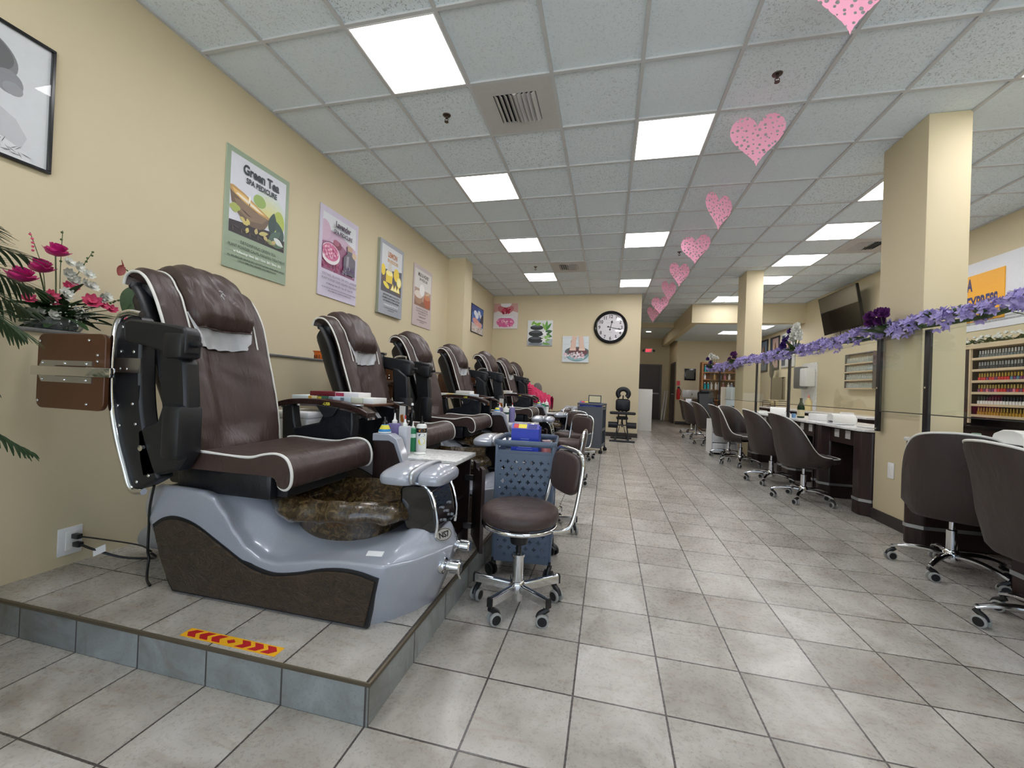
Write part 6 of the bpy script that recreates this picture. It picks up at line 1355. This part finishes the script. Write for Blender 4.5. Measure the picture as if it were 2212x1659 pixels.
for x, y, a, l in ((1.985, 2.32, 4, 'brown manicure chair cut by the right picture edge'), (1.96, 4.71, 4, 'first brown manicure chair behind the near pillar, tucked at the desk'), (1.95, 5.52, 2, 'second brown manicure chair behind the near pillar'), (1.95, 6.70, -52, 'brown manicure chair turned to show its seat'), (1.98, 7.42, 4, 'brown manicure chair with a black coat over its back'), (2.02, 9.0, 4, 'brown manicure chair just past the white drawer cart'), (2.0, 10.14, 8, 'brown manicure chair past the end of the farthest desk'), (2.15, 11.4, 10, 'farthest brown manicure chair, by the wash sink'), (3.25, 5.85, 186, 'technician chair behind the desks, its white piped back rising over the marble')):
    dup(MC, (x, y, 0), radians(a), l)
jc = MB(); rg = random.Random(2)
jc.grid(lambda u, v: Vector((1.71+.17*abs(2*u-1)**1.3*(1 if u < .5 else .6)+.012*sin(v*19), 7.25+.34*v, .885-.36*abs(2*u-1)**1.2+.015*sin(v*13+u*7))), 24, 18)
tag(jc.build('black_coat', leafmat('black_cloth', (30, 30, 34), (16, 16, 18), .8), ang=180, solid=.012), 'black coat draped over a manicure chair back', 'coat')
sc_ = thing('shampoo_chair', (2.75, 12.4, 0), 'dark reclining wash chair beside the wooden bookshelf', 'chair'); MB().box(2.5, 3.0, 12.15, 12.6, .38, .52, .05).build('seat', M_BLACKV, sc_); MB().obox((2.75, 12.68, .80), (.22, 0, 0), (0, .05, .02), (0, .10, .30)).build('backrest', M_BLACKV, sc_, bevel=.04); MB().box(2.6, 2.9, 12.70, 12.85, 1.05, 1.17, .05).build('neck_rest', M_BLACKV, sc_); MB().cyl((2.75, 12.4, .02), (2.75, 12.4, .38), .05).build('pedestal', M_STEEL, sc_); MB().lathe([(.24, 0), (.24, .02), (0, .03)], (2.75, 12.4, 0)).build('foot_disc', M_STEEL, sc_)
# white perforated drawer cart and warmer
dc = thing('drawer_cart', (2.0, 7.97, 0), 'white perforated drawer cart between the manicure chairs', 'cart')
MB().box(1.78, 1.80, 7.72, 8.10, 0, .60).box(2.18, 2.20, 7.72, 8.10, 0, .60).box(1.80, 2.18, 7.74, 8.10, .58, .60).box(1.80, 2.18, 8.08, 8.10, 0, .58).build('frame', M_WHITE, dc, smooth=False)
for k in range(3):
    dr = MB().box(1.805, 2.175, 7.725, 8.07, .03+.18*k, .195+.18*k, .004).build('drawer', M_WHITE, dc); ho = MB()
    for i in range(14):
        for j in range(5): ho.box(1.83+.0245*i, 1.838+.0245*i, 7.7238, 7.725, .055+.18*k+.026*j, .063+.18*k+.026*j)
    ho.build('perforation', pal(120, 124, 128), dr, smooth=False)
wm = thing('towel_warmer', (2.39, 9.15, .778), 'white towel warmer box with open door on the farthest desk', 'towel warmer')
MB().box(2.30, 2.62, 8.98, 9.30, .82, 1.20, .008).build('cabinet_body', pal(200, 214, 222), wm); MB().box(2.30, 2.62, 8.99, 9.29, .778, .82).build('plinth', M_TYRE, wm, smooth=False); MB().obox((2.24, 8.87, 1.01), (.06, .10, 0), (-.012, .007, 0), (0, 0, .185)).build('door', pal(214, 206, 190), wm, bevel=.004)
# ---------------------------------------------------------------- things on the desks
ZD = .778
def lamp_uv(x, y, label, rz=0, s=1):
    t = thing('nail_lamp', (x, y, ZD), label, 'nail lamp', 'white nail dryer lamps', rz); X = Matrix.Translation((x, y, ZD)) @ Matrix.Scale(s, 4)
    MB().xf(X).prism([(-.11, .0), (-.11, .05), (-.085, .09), (-.03, .108), (.04, .105), (.10, .08), (.12, .04), (.12, 0), (.10, 0), (.09, .03), (-.09, .03), (-.10, 0)], -.10, .10).build('shell', M_BWHITE, t, bevel=.012)
    MB().xf(X).box(-.09, .09, -.09, .09, .001, .006).build('base_plate', pal(150, 152, 156), t, smooth=False); MB().xf(X).box(-.05, .05, -.1012, -.0995, .05, .08, .003).build('display', pal(120, 126, 132), t)
lamp_uv(2.46, 5.10, 'white nail lamp on the first desk behind the near pillar', radians(80)); lamp_uv(2.52, 6.95, 'white domed nail lamp on the third desk', radians(70)); lamp_uv(2.45, 3.05, 'white nail lamp on the near desk at the right edge', radians(85), 1.1)
gb = thing('green_bottle', (2.48, 6.10, ZD), 'dark green glass bottle with a cream label on the desk', 'bottle')
MB().lathe([(.038, 0), (.042, .006), (.042, .13), (.034, .165), (.016, .205), (.0145, .245), (.017, .247), (.017, .258), (0, .26)], (2.48, 6.10, ZD), 24).build('glass_body', plastic((24, 54, 30), .3), gb); MB().lathe([(.0425, .02), (.0425, .105)], (2.48, 6.10, ZD), 24).build('paper_label', pal(206, 194, 156), gb)
def box_thing(name, x0, x1, y0, y1, h, c, label, cat='box', z=ZD, group=None): return tag(MB().box(x0, x1, y0, y1, z, z+h, .006).build(name, pal(*c)), label, cat, group)
box_thing('drill_box', 2.42, 2.56, 5.55, 5.75, .075, (232, 232, 232), 'white nail drill box beside the green bottle', 'box'); box_thing('tissue_box', 2.60, 2.74, 5.35, 5.55, .06, (226, 224, 220), 'white flat box behind the drill box on the desk')
box_thing('towel', 2.30, 2.46, 4.85, 5.0, .012, (196, 198, 202), 'folded grey towel lying before the nail lamp', 'towel'); box_thing('towel', 2.40, 2.62, 4.45, 4.72, .010, (206, 206, 204), 'pale towel at the desk end by the near pillar', 'towel')
box_thing('towel', 2.30, 2.52, 7.1, 7.35, .02, (232, 232, 230), 'white towel on the third desk', 'towel'); box_thing('paper_sheets', 2.30, 2.75, 2.95, 3.60, .004, (228, 232, 240), 'white paper sheets on the near right desk', 'paper'); box_thing('white_card', 2.60, 2.72, 3.25, 3.28, .12, (236, 238, 242), 'upright white card on the near right desk', 'card'); box_thing('grey_box', 2.42, 2.52, 3.35, 3.47, .035, (120, 130, 140), 'small grey box on the near right desk', 'box')
for k, (x, y, c, l) in enumerate(((2.40, 6.28, (206, 212, 220), 'small white cup left of the green bottle'), (2.36, 6.0, (110, 150, 190), 'small blue jar at the foot of the green bottle'), (2.44, 6.42, (232, 232, 232), 'second small white cup by the black post'), (2.6, 3.64, (120, 150, 130), 'small greenish jar at the pillar end of the near desk'))):
    tag(MB().lathe([(.022, 0), (.026, .05), (.022, .055), (0, .055)], (x, y, ZD), 16).build('jar', pal(*c)), l, 'jar', 'small jars on the desks')
# back counter along the right wall
bc = thing('back_counter', (4.15, 9.9, 0), 'dark counter along the right wall behind the desks', 'counter'); MB().box(3.86, 4.398, 7.3, 12.3, .0, .745).build('body', M_ESP, bc, smooth=False); MB().box(3.84, 4.398, 7.28, 12.32, .745, .775, .003).build('countertop', M_MARBLE, bc)
lc = thing('lower_cabinet', (4.2, 6.0, 0), 'dark low cabinet under the polish shelves', 'cabinet'); MB().box(3.98, 4.398, 4.6, 6.9, 0, .78).build('body', M_ESP, lc, smooth=False); MB().box(3.96, 4.398, 4.58, 6.92, .78, .80).build('top', M_GLOSSBLK, lc, smooth=False)
tag(MB().box(3.95, 4.1, 8.1, 8.25, .775, .82, .01).build('white_phone', M_BWHITE), 'small white device on the back counter near the pillar', 'device')
wl_ = thing('lotion_jug', (4.1, 9.75, .775), 'cream pump bottle on the back counter by the marble panel', 'bottle'); MB().lathe([(.06, 0), (.065, .01), (.065, .2), (.03, .25), (.02, .27)], (4.1, 9.75, .775), 20).build('body', pal(226, 206, 150), wl_); MB().lathe([(.02, .27), (.022, .3), (.01, .31), (.01, .34)], (4.1, 9.75, .775), 14).build('pump', pal(220, 120, 110), wl_)
tr = thing('wire_rack', (4.05, 11.4, .775), 'dark wire rack with cream flowers on the back counter', 'rack'); fm = MB()
for z in (.06, .16): fm.tube([(3.92, 11.0, .775+z), (4.2, 11.0, .775+z), (4.2, 11.8, .775+z), (3.92, 11.8, .775+z)], .008, 6, True)
for x, y in ((3.92, 11), (4.2, 11), (4.2, 11.8), (3.92, 11.8)): fm.cyl((x, y, .775), (x, y, .95), .007, n=6)
fm.build('wire_frame', M_BRASS, tr); fb = MB()
for k in range(10): fb.ball((4.0+.1*rg.random(), 11.1+.6*rg.random(), .86+.1*rg.random()), .04, 8, 6)
fb.build('dried_flowers', pal(206, 190, 140), tr)
mr = thing('wall_mirror', (4.40, 12.15, .98), 'wall mirror on the right wall beyond the counter', 'mirror'); g = G('mirror_silver'); g.p(col=(.85, .86, .85), metal=1, rough=.02); MB().box(4.385, 4.399, 11.70, 12.60, .98, 1.56).build('mirror_glass', g.m, mr, smooth=False)
ds = thing('marble_backsplash', (4.40, 10.45, .78), 'white marble wall panel with a towel dispenser at right', 'panel'); MB().box(4.385, 4.399, 10.10, 10.80, .78, 1.83, .002).build('slab', M_MARBLE, ds)
dp_ = thing('towel_dispenser', (4.32, 10.3, 1.25), 'white and dark paper towel dispenser on the marble panel', 'dispenser'); MB().box(4.18, 4.384, 10.13, 10.42, 1.30, 1.70, .03).build('housing', M_WHITE, dp_); MB().box(4.20, 4.384, 10.46, 10.78, 1.25, 1.75, .03).build('dark_cover', M_CART2, dp_)
fn = thing('oval_mirror', (4.3, 12.7, .775), 'dark oval table mirror on a slim stand on the back counter', 'mirror'); MB().lathe([(.0, -.012), (.14, -.01), (.155, 0), (.14, .01), (0, .012)], (4.25, 12.22, 1.72), 32, 1, 1.25, axis='x').build('oval_head', M_GEDGE, fn); MB().cyl((4.25, 12.22, .80), (4.25, 12.22, 1.55), .012, n=10).build('stand', M_BRASS, fn); MB().lathe([(.09, 0), (.08, .02), (0, .025)], (4.25, 12.22, .775), 20).build('foot', M_BRASS, fn)
for k, (y0, y1, z0, c, c2, l) in enumerate(((12.95, 13.60, 1.75, (40, 40, 44), (110, 130, 150), 'dark framed portrait poster leftmost on the right wall'), (12.15, 12.75, 1.78, (40, 40, 44), (176, 150, 140), 'dark framed hair poster second on the right wall'), (11.2, 12.0, 1.8, (214, 214, 210), (196, 196, 194), 'white framed poster behind the large flower bunch'))):
    t = thing('wall_poster', (4.39, (y0+y1)/2, z0), l, 'picture', 'framed posters at the end of the right wall'); MB().box(4.375, 4.399, y0, y1, z0, 2.68, .003).build('frame', pal(*c), t); a = Art(lambda u, v, d, y1=y1, z0=z0: Vector((4.374-d, y1-u, z0+v))); w_, h_ = y1-y0, 2.68-z0
    a.poly(c2, [(.05, .05), (w_-.05, .05), (w_-.05, h_-.05), (.05, h_-.05)]); a.poly((60, 70, 86), [(.05, .05), (w_*.35, .05), (w_*.3, h_-.05), (.05, h_-.05)]); a.ell((196, 164, 140), w_*.55, h_*.62, w_*.17, h_*.16); a.ell((104, 74, 56), w_*.62, h_*.5, w_*.12, h_*.32); a.build(t, 'poster_print')
# paint patch shaped blob on the right wall
pp = Art(lambda u, v, d: Vector((4.3985-d, 9.42-u, .83+v))); pp.poly((196, 180, 146), [(.02, -.04), (0, .12), (.02, .30), (.08, .41), (.16, .42), (.22, .32), (.34, .22), (.52, .17), (.70, .20), (.84, .235), (.98, .20), (1.08, .10), (1.16, .08), (1.34, .09), (1.34, -.04)])
po = pp.build(None, 'paint_patch', .6); tag(po, 'darker horse shaped paint patch on the right wall', 'paint patch')
# television
tv = thing('television', (4.15, 8.80, 2.30), 'black flat television tilted down high on the right wall', 'television'); a0, a1 = Vector((4.10, 9.49, 3.05)), Vector((4.10, 8.20, 3.06)); b0, b1 = Vector((4.235, 9.49, 2.32)), Vector((4.235, 8.20, 2.33))
n = (a1-a0).cross(b0-a0).normalized(); n = n if n.x > 0 else -n
tb = MB(); tb.add([a0, a1, b1, b0, a0+n*.045, a1+n*.045, b1+n*.045, b0+n*.045], [(0, 1, 2, 3), (7, 6, 5, 4), (0, 4, 5, 1), (1, 5, 6, 2), (2, 6, 7, 3), (3, 7, 4, 0)]); tb.build('case', M_GLOSSBLK, tv, smooth=False)
g = G('tv_screen'); g.p(col=srgb(10, 10, 12), rough=.06, spec=.6, coat=.4, cr=.03); m_ = lambda u, v: a0.lerp(a1, u).lerp(b0.lerp(b1, u), v)-n*.0015
MB().add([m_(.012, .02), m_(.988, .02), m_(.988, .965), m_(.012, .965)], [(0, 1, 2, 3)]).build('screen', g.m, tv, smooth=False)
MB().box(4.20, 4.395, 8.75, 8.95, 2.62, 2.78).build('wall_mount', M_TYRE, tv, smooth=False)
for y in (8.55, 8.95): MB().tube(bez([(4.25, y, 2.36), (4.27, y+.02, 2.26), (4.28, y-.02, 2.19)], 5), .008, 6).build('cable', M_TYRE, tv)
# wall rack of small bottles
M_CLRB = plastic((206, 214, 206), .5)
wr = thing('sample_rack', (4.35, 8.48, 1.26), 'cream wall rack of small clear bottles behind the near pillar', 'rack'); M_CREAM = M('cream_laminate', (206, 184, 150), .45)
MB().box(4.39, 4.399, 8.05, 8.90, 1.24, 1.87).build('back_panel', M_CREAM, wr, smooth=False); MB().box(4.32, 4.39, 8.885, 8.90, 1.24, 1.87).box(4.32, 4.39, 8.05, 8.065, 1.24, 1.87).box(4.32, 4.39, 8.05, 8.90, 1.865, 1.88).build('side_board', M_DFRAME, wr, smooth=False)
RZ = [1.255, 1.405, 1.555, 1.705]
for z in RZ: MB().box(4.31, 4.39, 8.065, 8.885, z-.022, z).build('shelf_board', M_CREAM, wr, smooth=False)
src = None
for zi, z in enumerate(RZ):
    for k in range(24):
        y = 8.10+.033*k
        if src is None:
            mb = MB().lathe([(.011, 0), (.012, .004), (.012, .05), (.006, .058)], (4.345, y, z), 8).mat(1); mb.lathe([(.0065, .058), (.005, .10), (0, .10)], (4.345, y, z), 8); src = o = mb.build('sample_bottle', [M_CLRB, pal(176, 182, 172)])
        else: o = src.copy(); COL.objects.link(o); o.location = (4.345, y, z)
        tag(o, 'small clear bottle on the %s board of the cream wall rack' % ['lowest', 'second lowest', 'second highest', 'highest'][zi], 'bottle', '%s row of the cream wall rack' % ['lowest', 'second lowest', 'second highest', 'highest'][zi])
# polish shelves at the right edge
ps = thing('polish_shelf', (4.33, 5.8, .80), 'beige polish shelf unit on the right wall at the picture edge', 'shelf')
MB().box(4.385, 4.399, 4.7, 6.85, .80, 1.74).build('back_panel', M_ESP, ps, smooth=False); MB().box(4.20, 4.385, 6.02, 6.20, .80, 1.74).build('divider', M_ESP, ps, smooth=False)
for y in (6.0, 6.20): MB().box(4.20, 4.22, y-.012, y+.012, .82, 1.70).build('upright', M_CREAM, ps, smooth=False)
PZ = [.925, 1.05, 1.19, 1.325, 1.457, 1.592]
for z in PZ: MB().box(4.21, 4.385, 4.7, 6.02, z-.028, z).box(4.21, 4.385, 6.22, 6.85, z-.028, z).build('shelf_board', M_CREAM, ps, smooth=False)
MB().box(4.19, 4.385, 4.7, 6.85, 1.70, 1.735).build('top_board', M_CREAM, ps, smooth=False)
KINDS = [((190, 150, 60), (206, 176, 84), 'gold capped'), ((226, 226, 222), (50, 50, 56), 'white dark capped'), ((150, 60, 80), (206, 180, 90), 'red and gold'), ((206, 190, 70), (214, 176, 60), 'yellow gold'), ((60, 64, 68), (190, 196, 200), 'dark clear'), ((120, 130, 132), (220, 224, 224), 'silvery clear')]
RC = [(206, 44, 50), (226, 200, 80), (220, 120, 140), (120, 60, 100), (200, 60, 60), (90, 130, 150)]
rg = random.Random(33)
for zi, z in enumerate(PZ):
    c, cap, nm_ = KINDS[zi]
    rown = ['lowest', 'second', 'third', 'fourth', 'fifth', 'topmost'][zi]
    srcs = [None]*3
    for k in range(17):
        y = 5.96-.036*k-rg.uniform(0, .004); j = rg.randrange(3)
        if srcs[j] is None:
            cc_ = c if zi not in (2, 3) else RC[(j+zi) % 6]
            mb = MB().lathe([(.013, 0), (.014, .004), (.014, .035), (.006, .042)], (4.27, y, z), 10).mat(1); mb.lathe([(.0085, .042), (.0075, .085), (0, .086)], (4.27, y, z), 8); srcs[j] = o = mb.build('polish_bottle', [pal(*cc_, rough=.2), pal(*cap, rough=.3)])
        else: o = srcs[j].copy(); COL.objects.link(o); o.location = (4.27, y, z)
        tag(o, 'small polish bottle on the %s board of the beige polish shelf' % rown, 'bottle', '%s board of the beige polish shelf' % rown)
    for k in range(3):
        y = 6.27+.05*k
        tag(MB().lathe([(.018, 0), (.018, .05), (.008, .056), (.008, .085), (0, .085)], (4.27, y, z), 10).build('polish_bottle', pal(*[(226, 224, 218), (210, 206, 200), (60, 58, 60), (216, 214, 206), (150, 50, 60), (206, 204, 200)][5-zi], rough=.3)), 'small jar on the %s board left of the dark divider' % rown, 'bottle', '%s board left of the dark divider' % rown)
wg = thing('white_garland', (4.25, 5.7, 1.735), 'white flower and leaf garland on top of the polish shelf', 'garland'); r2 = random.Random(9); L = MB()
for k in range(70): y = r2.uniform(4.75, 6.3); q = r2.uniform(0, 6.28); petal(L, (4.26, y, 1.765), (cos(q)-.4, sin(q), r2.uniform(0, .9)), (0, 0, 1), .085, .022, .05, 4)
L.build('foliage', M_GLEAF, wg, ang=180)
for k in range(64):
    y = 4.78+1.45*k/63; mb = MB(); blossom(mb, (4.22+r2.uniform(-.03, .04), y, 1.79+r2.uniform(-.02, .045)), (-.8, -.3, .4), .040, 1, r2, .9); mb.build('white_blossom', M_WPET, wg, ang=180)
# banner and sign
bn = tag(MB().box(4.392, 4.399, 4.6, 6.9, 1.95, 2.80).build('white_banner', pal(222, 224, 228), smooth=False), 'plain white board on the right wall behind the yellow sign', 'board')
ys = thing('yellow_sign', (4.388, 6.4, 2.06), 'yellow sign with dark blue capitals, half hidden by the near pillar', 'sign'); MB().box(4.382, 4.391, 5.83, 6.95, 2.06, 2.645).build('board', pal(246, 176, 24), ys, smooth=False)
nv = (38, 32, 96)
for tx, u_, v_, sz, wd, bo in (('SPA', .605, .395, .215, .50, .008), ('EXPRESS', .83, .155, .225, .50, .008), ('102', .86, .01, .13, .7, .005)):
    a = Art(lambda u, v, d: Vector((4.381-d, 6.95-u, 2.06+v))); a.text(nv, tx, u_, v_, sz, wd, bo); a.build(ys, 'lettering')
# pillar outlet
po_ = thing('wall_outlet', (2.312, 4.02, .44), 'white outlet plate low on the near pillar', 'outlet'); MB().box(2.304, 2.312, 3.985, 4.06, .40, .53, .002).build('cover_plate', M_WHITE, po_); MB().box(2.302, 2.304, 4.005, 4.04, .425, .505, .001).build('receptacle', M_BWHITE, po_)
